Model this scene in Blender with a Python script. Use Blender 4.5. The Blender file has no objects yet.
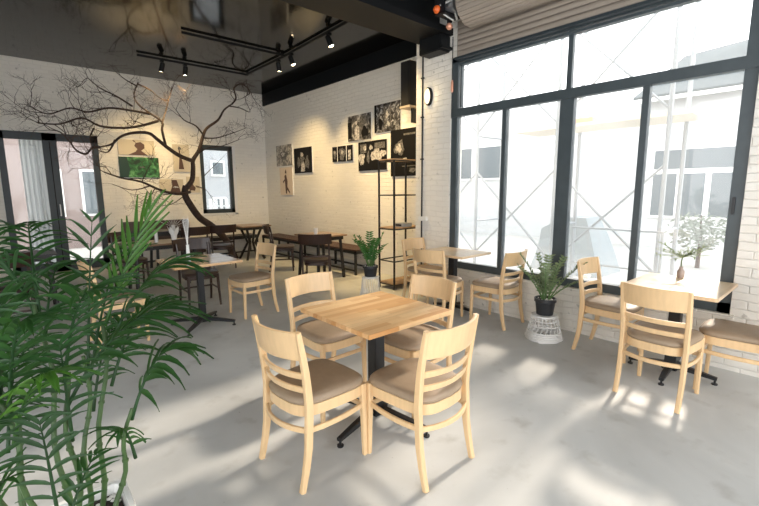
import bpy, bmesh, math, random
from mathutils import Vector, Matrix, Euler
random.seed(7)
S = bpy.context.scene
COL = S.collection
R = math.radians
PI = math.pi

# ------------------------------------------------------------------ camera
CAM_H = 1.5
FPX = 420.0
pitch, yaw, roll = R(8.65), R(41.35), R(-0.39)
Fv = Vector((math.sin(yaw)*math.cos(pitch), math.cos(yaw)*math.cos(pitch), -math.sin(pitch)))
r0 = Vector((math.cos(yaw), -math.sin(yaw), 0)); u0 = r0.cross(Fv)
Rv = r0*math.cos(roll)+u0*math.sin(roll); Uv = u0*math.cos(roll)-r0*math.sin(roll)
cam = bpy.data.cameras.new('camera'); cam.sensor_width = 36; cam.lens = FPX/759*36; cam.clip_end = 200
co = bpy.data.objects.new('camera', cam); COL.objects.link(co)
M = Matrix((Rv, Uv, -Fv)).transposed().to_4x4(); M.translation = Vector((0, 0, CAM_H)); co.matrix_world = M
S.camera = co

# ------------------------------------------------------------------ world, sun, exposure
S.view_settings.view_transform = 'Standard'; S.view_settings.look = 'None'
S.view_settings.gamma = 1; S.view_settings.use_curve_mapping = False
S.view_settings.exposure = 1.55
W = bpy.data.worlds.new('sky'); S.world = W; W.use_nodes = True
wn = W.node_tree.nodes; wl = W.node_tree.links
bg = wn['Background']; bg.inputs[1].default_value = 1.5
tc = wn.new('ShaderNodeTexCoord'); nz = wn.new('ShaderNodeTexNoise'); nz.inputs['Scale'].default_value = 1.6
rp = wn.new('ShaderNodeValToRGB'); rp.color_ramp.elements[0].color = (.95, .97, 1, 1); rp.color_ramp.elements[1].color = (1, 1, 1, 1)
wl.new(tc.outputs['Generated'], nz.inputs['Vector']); wl.new(nz.outputs['Fac'], rp.inputs[0]); wl.new(rp.outputs[0], bg.inputs[0])
sun = bpy.data.lights.new('sun', 'SUN'); sun.energy = 2.4; sun.angle = R(5); sun.color = (1, .84, .70)
so = bpy.data.objects.new('sun', sun); COL.objects.link(so)
so.rotation_euler = Vector((-1.82, -0.21, -1.0)).to_track_quat('-Z', 'Y').to_euler()
def portal(cx, cy, cz, w, h, d):
    l = bpy.data.lights.new('window_daylight', 'AREA'); l.shape = 'RECTANGLE'; l.size = w; l.size_y = h
    l.cycles.is_portal = True
    o = bpy.data.objects.new('window_daylight', l); COL.objects.link(o); o.location = (cx, cy, cz)
    o.rotation_euler = Vector(d).to_track_quat('-Z', 'Z').to_euler()
portal(4.50, 2.05, 1.8, 3.0, 2.7, (-1, 0, 0))
portal(0.70, 10.05, 1.3, 1.5, 2.5, (0, -1, 0))
portal(3.72, 10.05, 1.75, 0.7, 1.5, (0, -1, 0))
portal(1.1, -2.75, 1.75, 6.8, 3.3, (0, 1, 0))  # this and the next: portals of the openings added out of view
portal(-2.85, .3, 1.75, 4.6, 3.3, (1, 0, 0))

# ------------------------------------------------------------------ materials
MATS = {}
def mat(name, col, rough=.5, metal=0, spec=.5, var=0, vscale=8, bump=0, bscale=60, stretch=None, coat=0, emit=None, trans=None):
    if name in MATS: return MATS[name]
    m = bpy.data.materials.new(name); m.use_nodes = True; MATS[name] = m
    nt = m.node_tree; N = nt.nodes; L = nt.links; b = N['Principled BSDF']
    b.inputs['Base Color'].default_value = (*col, 1); b.inputs['Roughness'].default_value = rough
    b.inputs['Metallic'].default_value = metal; b.inputs['Specular IOR Level'].default_value = spec
    b.inputs['Coat Weight'].default_value = coat; b.inputs['Coat Roughness'].default_value = .1
    t = N.new('ShaderNodeTexCoord'); mp = N.new('ShaderNodeMapping'); L.new(t.outputs['Object'], mp.inputs[0])
    if stretch: mp.inputs['Scale'].default_value = stretch
    if var:
        n = N.new('ShaderNodeTexNoise'); n.inputs['Scale'].default_value = vscale; n.inputs['Detail'].default_value = 5
        L.new(mp.outputs[0], n.inputs['Vector'])
        mx = N.new('ShaderNodeMix'); mx.data_type = 'RGBA'
        mx.inputs['A'].default_value = (*[c*(1-var) for c in col], 1)
        mx.inputs['B'].default_value = (*[min(1, c*(1+var)) for c in col], 1)
        rr = N.new('ShaderNodeMapRange'); rr.inputs['From Min'].default_value = .3; rr.inputs['From Max'].default_value = .7
        L.new(n.outputs['Fac'], rr.inputs['Value']); L.new(rr.outputs[0], mx.inputs['Factor']); L.new(mx.outputs['Result'], b.inputs['Base Color'])
    if bump:
        n2 = N.new('ShaderNodeTexNoise'); n2.inputs['Scale'].default_value = bscale; L.new(mp.outputs[0], n2.inputs['Vector'])
        bp = N.new('ShaderNodeBump'); bp.inputs['Strength'].default_value = bump; bp.inputs['Distance'].default_value = .01
        L.new(n2.outputs['Fac'], bp.inputs['Height']); L.new(bp.outputs[0], b.inputs['Normal'])
    if emit:
        b.inputs['Emission Color'].default_value = (*emit[0], 1); b.inputs['Emission Strength'].default_value = emit[1]
    if trans:
        tr = N.new('ShaderNodeBsdfTranslucent'); tr.inputs['Color'].default_value = (*trans, 1)
        ms = N.new('ShaderNodeMixShader'); ms.inputs[0].default_value = .4
        L.new(b.outputs[0], ms.inputs[1]); L.new(tr.outputs[0], ms.inputs[2]); L.new(ms.outputs[0], N['Material Output'].inputs[0])
    return m

def brick_mat(name, axis, col, var=.02, bump=.55, bw=.21, rh=.068, mortar=None, rough=.6):
    m = bpy.data.materials.new(name); m.use_nodes = True; nt = m.node_tree; N = nt.nodes; L = nt.links; b = N['Principled BSDF']
    t = N.new('ShaderNodeTexCoord'); sp = N.new('ShaderNodeSeparateXYZ'); cb = N.new('ShaderNodeCombineXYZ')
    L.new(t.outputs['Object'], sp.inputs[0]); L.new(sp.outputs[axis], cb.inputs[0]); L.new(sp.outputs[2], cb.inputs[1])
    nz = N.new('ShaderNodeTexNoise'); nz.inputs['Scale'].default_value = 3.0; nz.inputs['Detail'].default_value = 4; L.new(t.outputs['Object'], nz.inputs['Vector'])
    va = N.new('ShaderNodeVectorMath'); va.operation = 'MULTIPLY_ADD'; va.inputs[1].default_value = (.05, .05, 0)
    L.new(nz.outputs['Color'], va.inputs[0]); L.new(cb.outputs[0], va.inputs[2])
    br = N.new('ShaderNodeTexBrick'); br.inputs['Scale'].default_value = 1; br.inputs['Brick Width'].default_value = bw
    br.inputs['Row Height'].default_value = rh; br.inputs['Mortar Size'].default_value = .007; br.inputs['Mortar Smooth'].default_value = 1
    mo = mortar or tuple(c*.93 for c in col)
    br.inputs['Color1'].default_value = (*[min(1, c*(1+var)) for c in col], 1); br.inputs['Color2'].default_value = (*[c*(1-var) for c in col], 1)
    br.inputs['Mortar'].default_value = (*mo, 1)
    L.new(va.outputs[0], br.inputs['Vector'])
    # worn chips with a shape of their own
    n2 = N.new('ShaderNodeTexNoise'); n2.inputs['Scale'].default_value = 14; n2.inputs['Detail'].default_value = 6; L.new(t.outputs['Object'], n2.inputs['Vector'])
    rr = N.new('ShaderNodeMapRange'); rr.inputs['From Min'].default_value = .66; rr.inputs['From Max'].default_value = .74; L.new(n2.outputs['Fac'], rr.inputs['Value'])
    mx = N.new('ShaderNodeMix'); mx.data_type = 'RGBA'; mx.inputs['B'].default_value = (*[c*.62 for c in col], 1)
    L.new(rr.outputs[0], mx.inputs['Factor']); L.new(br.outputs['Color'], mx.inputs['A']); L.new(mx.outputs['Result'], b.inputs['Base Color'])
    mt = N.new('ShaderNodeMath'); mt.operation = 'SUBTRACT'; mt.inputs[0].default_value = 1; L.new(br.outputs['Fac'], mt.inputs[1])
    ad = N.new('ShaderNodeMath'); ad.operation = 'MULTIPLY_ADD'; ad.inputs[1].default_value = 1.6; L.new(n2.outputs['Fac'], ad.inputs[0]); L.new(mt.outputs[0], ad.inputs[2])
    bp = N.new('ShaderNodeBump'); bp.inputs['Strength'].default_value = bump; bp.inputs['Distance'].default_value = .012
    L.new(ad.outputs[0], bp.inputs['Height']); L.new(bp.outputs[0], b.inputs['Normal']); b.inputs['Roughness'].default_value = rough
    return m
BR_X = brick_mat('white_painted_brick', 1, (.85, .825, .765))     # walls of constant x
BR_Y = brick_mat('white_painted_brick_across', 0, (.85, .825, .765))

def floor_mat():
    m = bpy.data.materials.new('polished_concrete'); m.use_nodes = True; nt = m.node_tree; N = nt.nodes; L = nt.links; b = N['Principled BSDF']
    t = N.new('ShaderNodeTexCoord')
    def noise(s, d=6, dist=0):
        n = N.new('ShaderNodeTexNoise'); n.inputs['Scale'].default_value = s; n.inputs['Detail'].default_value = d; n.inputs['Distortion'].default_value = dist
        L.new(t.outputs['Object'], n.inputs['Vector']); return n
    a = noise(.9, 7, .6); r = N.new('ShaderNodeValToRGB'); L.new(a.outputs['Fac'], r.inputs[0])
    e = r.color_ramp.elements; e[0].position = .3; e[0].color = (.455, .465, .455, 1); e[1].position = .72; e[1].color = (.69, .70, .685, 1)
    k = noise(5, 8); r2 = N.new('ShaderNodeMapRange'); r2.inputs['From Min'].default_value = .58; r2.inputs['From Max'].default_value = .75; r2.inputs['To Max'].default_value = .5
    L.new(k.outputs['Fac'], r2.inputs['Value'])
    mx = N.new('ShaderNodeMix'); mx.data_type = 'RGBA'; mx.inputs['B'].default_value = (.34, .33, .30, 1)
    L.new(r2.outputs[0], mx.inputs['Factor']); L.new(r.outputs[0], mx.inputs['A'])
    v = noise(38, 3); r3 = N.new('ShaderNodeMapRange'); r3.inputs['From Min'].default_value = .72; r3.inputs['From Max'].default_value = .78; r3.inputs['To Max'].default_value = .5
    L.new(v.outputs['Fac'], r3.inputs['Value'])
    m2 = N.new('ShaderNodeMix'); m2.data_type = 'RGBA'; m2.inputs['B'].default_value = (.2, .18, .16, 1); L.new(r3.outputs[0], m2.inputs['Factor']); L.new(mx.outputs['Result'], m2.inputs['A'])
    L.new(m2.outputs['Result'], b.inputs['Base Color'])
    rr = N.new('ShaderNodeMapRange'); rr.inputs['To Min'].default_value = .5; rr.inputs['To Max'].default_value = .7; L.new(a.outputs['Fac'], rr.inputs['Value']); L.new(rr.outputs[0], b.inputs['Roughness'])
    bp = N.new('ShaderNodeBump'); bp.inputs['Strength'].default_value = .12; bp.inputs['Distance'].default_value = .01; L.new(k.outputs['Fac'], bp.inputs['Height']); L.new(bp.outputs[0], b.inputs['Normal'])
    return m

def stave_mat(name, c1, c2, rough=.32):
    m = bpy.data.materials.new(name); m.use_nodes = True; nt = m.node_tree; N = nt.nodes; L = nt.links; b = N['Principled BSDF']
    t = N.new('ShaderNodeTexCoord')
    br = N.new('ShaderNodeTexBrick'); br.offset = .37; br.inputs['Scale'].default_value = 1; br.inputs['Brick Width'].default_value = .34; br.inputs['Row Height'].default_value = .048
    br.inputs['Mortar Size'].default_value = .0006; br.inputs['Color1'].default_value = (*c1, 1); br.inputs['Color2'].default_value = (*c2, 1); br.inputs['Mortar'].default_value = (*[c*.7 for c in c2], 1)
    L.new(t.outputs['Object'], br.inputs['Vector'])
    mp = N.new('ShaderNodeMapping'); mp.inputs['Scale'].default_value = (4, 60, 60); L.new(t.outputs['Object'], mp.inputs[0])
    n = N.new('ShaderNodeTexNoise'); n.inputs['Scale'].default_value = 1; n.inputs['Detail'].default_value = 6; L.new(mp.outputs[0], n.inputs['Vector'])
    rr = N.new('ShaderNodeMapRange'); rr.inputs['To Min'].default_value = .78; rr.inputs['To Max'].default_value = 1.15; L.new(n.outputs['Fac'], rr.inputs['Value'])
    vm = N.new('ShaderNodeVectorMath'); vm.operation = 'SCALE'; L.new(br.outputs['Color'], vm.inputs[0]); L.new(rr.outputs[0], vm.inputs['Scale'])
    L.new(vm.outputs[0], b.inputs['Base Color']); b.inputs['Roughness'].default_value = rough; b.inputs['Coat Weight'].default_value = .25; b.inputs['Coat Roughness'].default_value = .18
    return m

def glass_mat():
    m = bpy.data.materials.new('glare_veil_glass'); m.use_nodes = True; nt = m.node_tree; N = nt.nodes; L = nt.links
    N.remove(N['Principled BSDF']); out = N['Material Output']
    tr = N.new('ShaderNodeBsdfTransparent'); tr.inputs[0].default_value = (.97, .985, .98, 1)
    gl = N.new('ShaderNodeBsdfGlossy'); gl.inputs['Roughness'].default_value = .02
    fr = N.new('ShaderNodeFresnel'); fr.inputs[0].default_value = 1.4
    m1 = N.new('ShaderNodeMixShader'); L.new(fr.outputs[0], m1.inputs[0]); L.new(tr.outputs[0], m1.inputs[1]); L.new(gl.outputs[0], m1.inputs[2])
    tl = N.new('ShaderNodeBsdfTranslucent'); tl.inputs[0].default_value = (.95, .97, 1, 1)  # white translucent share imitates the veil of glare over the panes
    t = N.new('ShaderNodeTexCoord'); nz = N.new('ShaderNodeTexNoise'); nz.inputs['Scale'].default_value = 1.3; nz.inputs['Detail'].default_value = 4; L.new(t.outputs['Object'], nz.inputs['Vector'])
    rr = N.new('ShaderNodeMapRange'); rr.inputs['To Min'].default_value = .02; rr.inputs['To Max'].default_value = .07; L.new(nz.outputs['Fac'], rr.inputs['Value'])
    m2 = N.new('ShaderNodeMixShader'); L.new(rr.outputs[0], m2.inputs[0]); L.new(m1.outputs[0], m2.inputs[1]); L.new(tl.outputs[0], m2.inputs[2]); L.new(m2.outputs[0], out.inputs[0])
    return m

GLASS = glass_mat()
FRAMEW = mat('glare_lifted_frame', (.062, .080, .090), .4, var=.1)  # black frame lifted to slate blue; veil glare put into the colour
FRAME = mat('dark_slate_frame', (.030, .042, .050), .45, var=.1)
BLACK = mat('black_paint', (.008, .009, .010), .5, spec=.2)
IRON = mat('black_iron', (.012, .013, .015), .38, metal=0, var=.2)
CEIL = mat('gloss_black_ceiling', (.006, .0055, .005), .09, spec=.3, bump=.03, bscale=14)
BULK = mat('matt_black_band', (.006, .008, .011), .6, spec=.15)
MAPLE = mat('pale_maple', (.76, .53, .29), .38, var=.05, vscale=3, stretch=(14, 14, 1.6), coat=.15)
CUSH = mat('taupe_vinyl', (.33, .245, .165), .5, var=.05, vscale=30, bump=.12, bscale=220)
WALNUT = mat('dark_walnut', (.034, .015, .010), .38, var=.25, vscale=3, stretch=(12, 12, 2), coat=.2)
EBONY = mat('near_black_wood', (.010, .008, .008), .4, var=.2)
BROWNV = mat('brown_vinyl', (.055, .035, .027), .4)
BENCHW = mat('brown_bench_slat', (.085, .042, .027), .45, var=.25, vscale=4, stretch=(1, 10, 1))
TOP = stave_mat('honey_butcher_block', (.62, .31, .11), (.88, .60, .31))
TOPP = stave_mat('pale_butcher_block', (.76, .55, .34), (.84, .66, .44))
TOPM = stave_mat('tan_butcher_block', (.55, .33, .16), (.70, .46, .25), .2)
TOPB = stave_mat('brown_wood_top', (.25, .15, .08), (.32, .20, .11))
WHITE = mat('white_enamel', (.82, .82, .80), .35)
CERAM = mat('white_ceramic', (.85, .85, .83), .25)
PAPER = mat('white_paper', (.86, .86, .84), .8)
POTB = mat('charcoal_pot', (.022, .024, .028), .45)
SOIL = mat('dark_soil', (.03, .02, .014), .9, var=.5, vscale=40, bump=1, bscale=80)
PEB = mat('pale_pebbles', (.72, .70, .66), .7, var=.3, vscale=40)
PALM = mat('palm_leaf', (.022, .070, .022), .40, var=.5, vscale=3, trans=(.06, .17, .03))
PALMY = mat('young_palm_leaf', (.045, .135, .025), .36, var=.35, vscale=3, trans=(.14, .34, .04))
STEM = mat('bamboo_stem', (.04, .085, .022), .45, var=.4, vscale=9)
ZZ = mat('zz_leaf', (.035, .15, .04), .3, var=.4, vscale=9, trans=(.08, .28, .05))
ZZB = mat('zz_stem', (.10, .20, .06), .45)
PALEZ = mat('pale_green_leaf', (.16, .22, .12), .5, var=.4, vscale=12, trans=(.3, .36, .18))  # paler than the other plant's leaf green
BARK = mat('dark_bark', (.050, .030, .022), .75, var=.4, vscale=14, bump=.5, bscale=60)
STEEL = mat('galvanised_steel', (.55, .56, .57), .35, metal=.7)
ORANGE = mat('orange_plastic', (.90, .16, .03), .4, var=.15)
COPPER = mat('peach_copper', (.75, .36, .24), .35, metal=.4)
SHUT = mat('shutter_slat', (.36, .31, .26), .5, var=.12, vscale=5, stretch=(1, .3, 6))
WARM = mat('lit_lamp_face', (1, .9, .7), .5, emit=((1, .78, .45), 25))
GLOBE = mat('lit_bulkhead_glass', (1, .9, .7), .4, emit=((1, .78, .42), .42))

# ------------------------------------------------------------------ mesh builder
class MB:
    def __init__(s): s.bm = bmesh.new(); s.mi = 0
    def _f(s, vs):
        try: f = s.bm.faces.new(vs); f.material_index = s.mi; return f
        except ValueError: return None
    def box(s, c, d, rot=None, bev=0, mtx=None):
        v = []
        for x in (-.5, .5):
            for y in (-.5, .5):
                for z in (-.5, .5):
                    p = Vector((x*d[0], y*d[1], z*d[2]))
                    if rot is not None: p.rotate(Euler(rot))
                    p = p+Vector(c)
                    if mtx: p = mtx @ p
                    v.append(s.bm.verts.new(p))
        fs = [s._f([v[i] for i in q]) for q in ((0, 1, 3, 2), (4, 6, 7, 5), (0, 4, 5, 1), (2, 3, 7, 6), (0, 2, 6, 4), (1, 5, 7, 3))]
        if bev:
            es = list({e for f in fs for e in f.edges})
            r = bmesh.ops.bevel(s.bm, geom=es, offset=bev, segments=2, affect='EDGES')
            for f in r['faces']: f.material_index = s.mi
        return s
    def b2(s, a, b, bev=0):
        return s.box([(a[i]+b[i])/2 for i in range(3)], [abs(b[i]-a[i]) for i in range(3)], bev=bev)
    def tube(s, pts, rad, n=8, cap=True):
        pts = [Vector(p) for p in pts]; k = len(pts)
        if not isinstance(rad, (list, tuple)): rad = [rad]*k
        rings = []; ref = None
        for i, p in enumerate(pts):
            t = (pts[min(i+1, k-1)]-pts[max(i-1, 0)]).normalized()
            if ref is None: ref = t.orthogonal().normalized()
            ref = (ref-t*ref.dot(t))
            if ref.length < 1e-5: ref = t.orthogonal()
            ref.normalize(); b = t.cross(ref)
            rings.append([s.bm.verts.new(p+(ref*math.cos(2*PI*j/n)+b*math.sin(2*PI*j/n))*rad[i]) for j in range(n)])
        for i in range(k-1):
            for j in range(n):
                s._f((rings[i][j], rings[i][(j+1) % n], rings[i+1][(j+1) % n], rings[i+1][j]))
        if cap: s._f(rings[0][::-1]); s._f(rings[-1])
        return s
    def sweep(s, pts, w, d, side):
        """rectangular section: w along side, d across, tapering lists allowed"""
        pts = [Vector(p) for p in pts]; k = len(pts); side = Vector(side).normalized()
        W = w if isinstance(w, list) else [w]*k; D = d if isinstance(d, list) else [d]*k
        rings = []
        for i, p in enumerate(pts):
            t = (pts[min(i+1, k-1)]-pts[max(i-1, 0)]).normalized()
            sd = (side-t*side.dot(t)).normalized(); q = t.cross(sd)
            c = []
            ch = min(W[i], D[i])*.18
            for a, b in ((1, 1), (-1, 1), (-1, -1), (1, -1)):
                A = sd*a*W[i]/2; B = q*b*D[i]/2; ea = sd*a*ch; eb = q*b*ch
                two = [A+B-ea, A+B-eb] if a*b < 0 else [A+B-eb, A+B-ea]
                c += two
            rings.append([s.bm.verts.new(p+x) for x in c])
        n = 8
        for i in range(k-1):
            for j in range(n): s._f((rings[i][j], rings[i][(j+1) % n], rings[i+1][(j+1) % n], rings[i+1][j]))
        s._f(rings[0][::-1]); s._f(rings[-1]); return s
    def lathe(s, prof, c=(0, 0, 0), n=24, sx=1, sy=1, cap=True):
        rings = [[s.bm.verts.new((c[0]+r*sx*math.cos(2*PI*j/n), c[1]+r*sy*math.sin(2*PI*j/n), c[2]+z)) for j in range(n)] for r, z in prof]
        for i in range(len(rings)-1):
            for j in range(n): s._f((rings[i][j], rings[i][(j+1) % n], rings[i+1][(j+1) % n], rings[i+1][j]))
        if cap: s._f(rings[0][::-1]); s._f(rings[-1])
        return s
    def loops(s, rings, closed=True, cap=True):
        rr = [[s.bm.verts.new(p) for p in r] for r in rings]; n = len(rr[0])
        for i in range(len(rr)-1):
            for j in range(n if closed else n-1): s._f((rr[i][j], rr[i][(j+1) % n], rr[i+1][(j+1) % n], rr[i+1][j]))
        if cap: s._f(rr[0][::-1]); s._f(rr[-1])
        return s
    def poly(s, pts, th=None):
        vs = [s.bm.verts.new(p) for p in pts]; s._f(vs)
        if th is not None:
            t = Vector(th); v2 = [s.bm.verts.new(Vector(p)+t) for p in pts]; s._f(v2[::-1])
            for i in range(len(vs)): s._f((vs[i], vs[(i+1) % len(vs)], v2[(i+1) % len(vs)], v2[i]))
        return s
    def build(s, name, mats, parent=None, smooth=False, loc=None, rot=None, fix=True):
        if fix: bmesh.ops.recalc_face_normals(s.bm, faces=s.bm.faces)
        me = bpy.data.meshes.new(name); s.bm.to_mesh(me); s.bm.free()
        for m in (mats if isinstance(mats, (list, tuple)) else [mats]): me.materials.append(m)
        if smooth:
            me.shade_smooth()
            try: me.set_sharp_from_angle(angle=R(38))
            except Exception: pass
        o = bpy.data.objects.new(name, me); COL.objects.link(o)
        if parent: o.parent = parent
        if loc is not None: o.location = loc
        if rot is not None: o.rotation_euler = rot
        return o
def tag(o, label, cat, group=None, kind=None):
    if label: o['label'] = label
    if cat: o['category'] = cat
    if group: o['group'] = group
    if kind: o['kind'] = kind
    return o
def thing(name, label, cat, loc=(0, 0, 0), rz=0, group=None):
    o = bpy.data.objects.new(name, None); COL.objects.link(o); o.empty_display_size = .1
    o.location = loc; o.rotation_euler = (0, 0, rz); return tag(o, label, cat, group)
def struct(name, mb, m, parent=None, **k):
    o = mb.build(name, m, parent, **k); o['kind'] = 'structure'; return o
def kids(o): return [c for c in bpy.data.objects if c.parent == o]
def dup(root, loc, rz, label, group=None):
    r = root.copy(); COL.objects.link(r); r.location = loc; r.rotation_euler = (0, 0, rz); r['label'] = label
    if group: r['group'] = group
    for ch in kids(root):
        c = ch.copy(); COL.objects.link(c); c.parent = r
        for g in kids(ch):
            d = g.copy(); COL.objects.link(d); d.parent = c
    return r
def at(x, y, Y):
    """point of the room seen at photograph position x, y on the plane of depth Y"""
    d = Fv*FPX+Rv*(x-379.5)-Uv*(y-253); return Vector((0, 0, CAM_H))+d*(Y/d.y)
def bez(a, b, c, t): return a*(1-t)**2+b*2*t*(1-t)+c*t*t

# ------------------------------------------------------------------ room shell
CZ = 3.79; XW = 4.33; XP = 4.95; YB = 9.88; YF = -2.5; XL = -2.6; TH = .24
struct('floor', MB().b2((XL, YF, -.12), (XP, YB, 0)), floor_mat())
struct('ceiling', MB().b2((XL-.2, YF-.2, CZ), (XP+.2, YB+.2, CZ+.15)), CEIL)
def wall_holes(axis, p0, th, u0, u1, holes, z1=CZ):
    """wall slab on plane axis=p0 from u0 to u1 with rectangular holes (ua, ub, za, zb)"""
    mb = MB(); us = sorted({u0, u1, *[h[0] for h in holes], *[h[1] for h in holes]})
    for a, b in zip(us, us[1:]):
        m = (a+b)/2; hs = [h for h in holes if h[0] < m < h[1]]
        segs = [(0, z1)]
        for h in hs:
            segs = [s for q in segs for s in ((q[0], min(q[1], h[2])), (max(q[0], h[3]), q[1])) if s[1]-s[0] > 1e-4]
        for s0, s1 in segs:
            if axis == 'x': mb.b2((p0, a, s0), (p0+th, b, s1))
            else: mb.b2((a, p0, s0), (b, p0+th, s1))
    return mb
WZ0, WZ1 = .47, 3.10
struct('wall_right', wall_holes('x', XP, TH, 4.14, YB, []), BR_X)
wf = struct('wall_window_side', wall_holes('x', XW, TH, YF, 4.14, [(.60, 3.54, WZ0, WZ1)]), BR_X)
struct('wall_pilaster_return', MB().b2((XW+TH, 4.14-.1, 0), (XP+TH, 4.14, CZ)), BR_Y)
struct('wall_back', wall_holes('y', YB, TH, XL-.2, XP+TH, [(-.03, 1.44, 0, 2.545), (3.35, 4.09, .975, 2.51)]), BR_Y)
struct('wall_left', wall_holes('x', XL-.2, .2, YF, YB, [(-2.0, 2.6, .1, 3.4)]), BR_X)  # unseen window opening added to brighten the room
struct('wall_front', wall_holes('y', YF-.2, .2, XL-.2, XP, [(-2.3, 4.5, .1, 3.4)]), BR_Y)  # opening behind the camera, added for more daylight inside
struct('trim_1', MB().b2((XP-.03, 4.14, 3.515), (XP, YB, CZ)), BULK)          # black band under the ceiling
# brick pilaster lip beside the window
struct('trim_2', MB().b2((XW-.03, .57, WZ0-.03), (XW+.01, 3.545, WZ0)), BR_X)

# big window: frame, transom, mullions, sashes, panes
def win_x(name, x, ya, yb, za, zb, tz, low, up, jamb=.075):
    """frame with transom at tz, lower mullions [(y, w)], upper mullions"""
    mb = MB(); d0, d1 = x+.02, x+.10
    B = lambda a, b, c, d, o=0: mb.b2((d0+o, a, c), (d1+o, b, d))
    B(ya, ya+jamb, za, zb); B(yb-jamb, yb, za, zb); B(ya, yb, za, za+.085); B(ya, yb, zb-.06, zb); B(ya, yb, tz-.05, tz+.045, -.012)
    o = struct(name, mb, FRAMEW)
    mb = MB()
    for y, w in low: mb.b2((d0, y-w/2, za+.08), (d1-.01, y+w/2, tz-.04))
    for y, w in up: mb.b2((d0+.01, y-w/2, tz+.04), (d1-.02, y+w/2, zb-.05))
    mb.build('mullion', FRAMEW, o)
    ys = [ya+jamb]+[y for y, w in low]+[yb-jamb]
    for a, b in zip(ys, ys[1:]): MB().b2((x+.055, a, za+.07), (x+.061, b, tz-.02)).build('window_pane', GLASS, o)
    ys = [ya+jamb]+[y for y, w in up]+[yb-jamb]
    for a, b in zip(ys, ys[1:]): MB().b2((x+.055, a, tz+.02), (x+.061, b, zb-.05)).build('window_pane', GLASS, o)
    return o
w1 = win_x('window_1', XW, .60, 3.54, WZ0, WZ1, 2.44, [(1.353, .055), (2.06, .14), (2.777, .05)], [(2.06, .05)], .09)
MB().b2((XW+.02, .685, 3.0), (XW+.09, 3.43, 3.025)).b2((XW+.03, 3.40, 2.5), (XW+.08, 3.42, 3.0)).build('inner_rail', FRAMEW, w1)
MB().box((XW+.012, .66, 1.35), (.02, .02, .14), bev=.004).build('window_handle', IRON, w1)
# back door: double black frame to the floor
def open_y(name, y, xa, xb, za, zb, fr, mull, bot):
    mb = MB(); y0, y1 = y-.015, y+.09
    mb.b2((xa, y0, za), (xa+fr, y1, zb)).b2((xb-fr, y0, za), (xb, y1, zb)).b2((xa, y0, zb-fr-.03), (xb, y1, zb)).b2((xa, y0, za), (xb, y1, za+bot))
    for a, b in mull: mb.b2((a, y0, za), (b, y1, zb))
    o = struct(name, mb, FRAME)
    xs = [xa+fr]+[v for a, b in mull for v in (a, b)]+[xb-fr]
    for i in range(0, len(xs), 2): MB().b2((xs[i]-.01, y+.04, za+bot-.01), (xs[i+1]+.01, y+.046, zb-fr-.01)).build('door_glass' if name[0] == 'd' else 'window_pane', GLASS, o)
    return o
d1 = open_y('door_1', YB, -.03, 1.44, 0, 2.545, .10, [(.59, .80)], .17)
MB().b2((.685, YB-.02, .17), (.70, YB-.014, 2.4)).build('meeting_stile', BLACK, d1)
MB().tube([(.74, YB-.015, 1.05), (.74, YB-.07, 1.05), (.74, YB-.07, 1.25), (.74, YB-.015, 1.25)], .011).build('door_handle', STEEL, d1)
w2 = open_y('window_2', YB, 3.35, 4.09, .975, 2.51, .075, [], .09)
struct('trim_3', MB().b2((4.09, YB-.012, .93), (4.16, YB+.02, 2.53)).b2((3.30, YB-.012, .93), (4.16, YB+.02, .965)), WHITE)
w4 = MB(); w5 = MB()  # frames of the two unseen openings added for light
for x in (-2.3, -.6, 1.1, 2.8, 4.44): w4.b2((x, YF-.12, .1), (x+.06, YF-.06, 3.4))
w4.b2((-2.3, YF-.12, .1), (4.5, YF-.06, .18)).b2((-2.3, YF-.12, 3.32), (4.5, YF-.06, 3.4))
struct('added_front_window', w4, FRAME)
for y in (-2.0, -.5, 1.0, 2.54): w5.b2((XL-.12, y, .1), (XL-.06, y+.06, 3.4))
w5.b2((XL-.12, -2.0, .1), (XL-.06, 2.6, .18)).b2((XL-.12, -2.0, 3.32), (XL-.06, 2.6, 3.4))
struct('added_left_window', w5, FRAME)

# ceiling beam running to the pilaster
beam = MB()
beam.b2((XL, 3.52, 3.36), (XW, 4.02, 3.385)).b2((XL, 3.74, 3.385), (XW, 3.80, CZ)).b2((XL, 3.52, 3.385), (XW, 3.545, 3.44)).b2((XL, 3.995, 3.385), (XW, 4.02, 3.44))
struct('trim_4', beam, BLACK)
cd = MB().tube([(XL, 4.045, 3.43), (3.2, 4.045, 3.43), (3.9, 4.045, 3.43)], .014)
tag(cd.build('conduit_pipe', STEEL, smooth=True), 'silver conduit pipe running along the black ceiling beam', 'pipe')
br = MB().b2((4.13, 3.56, 3.17), (XW-.001, 3.91, 3.36), bev=.01).b2((4.13, 3.52, 3.19), (XW-.001, 3.56, 3.22))
tag(br.build('beam_bracket', BLACK), 'black steel bracket box under the beam at the top of the pilaster', 'bracket')

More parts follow.
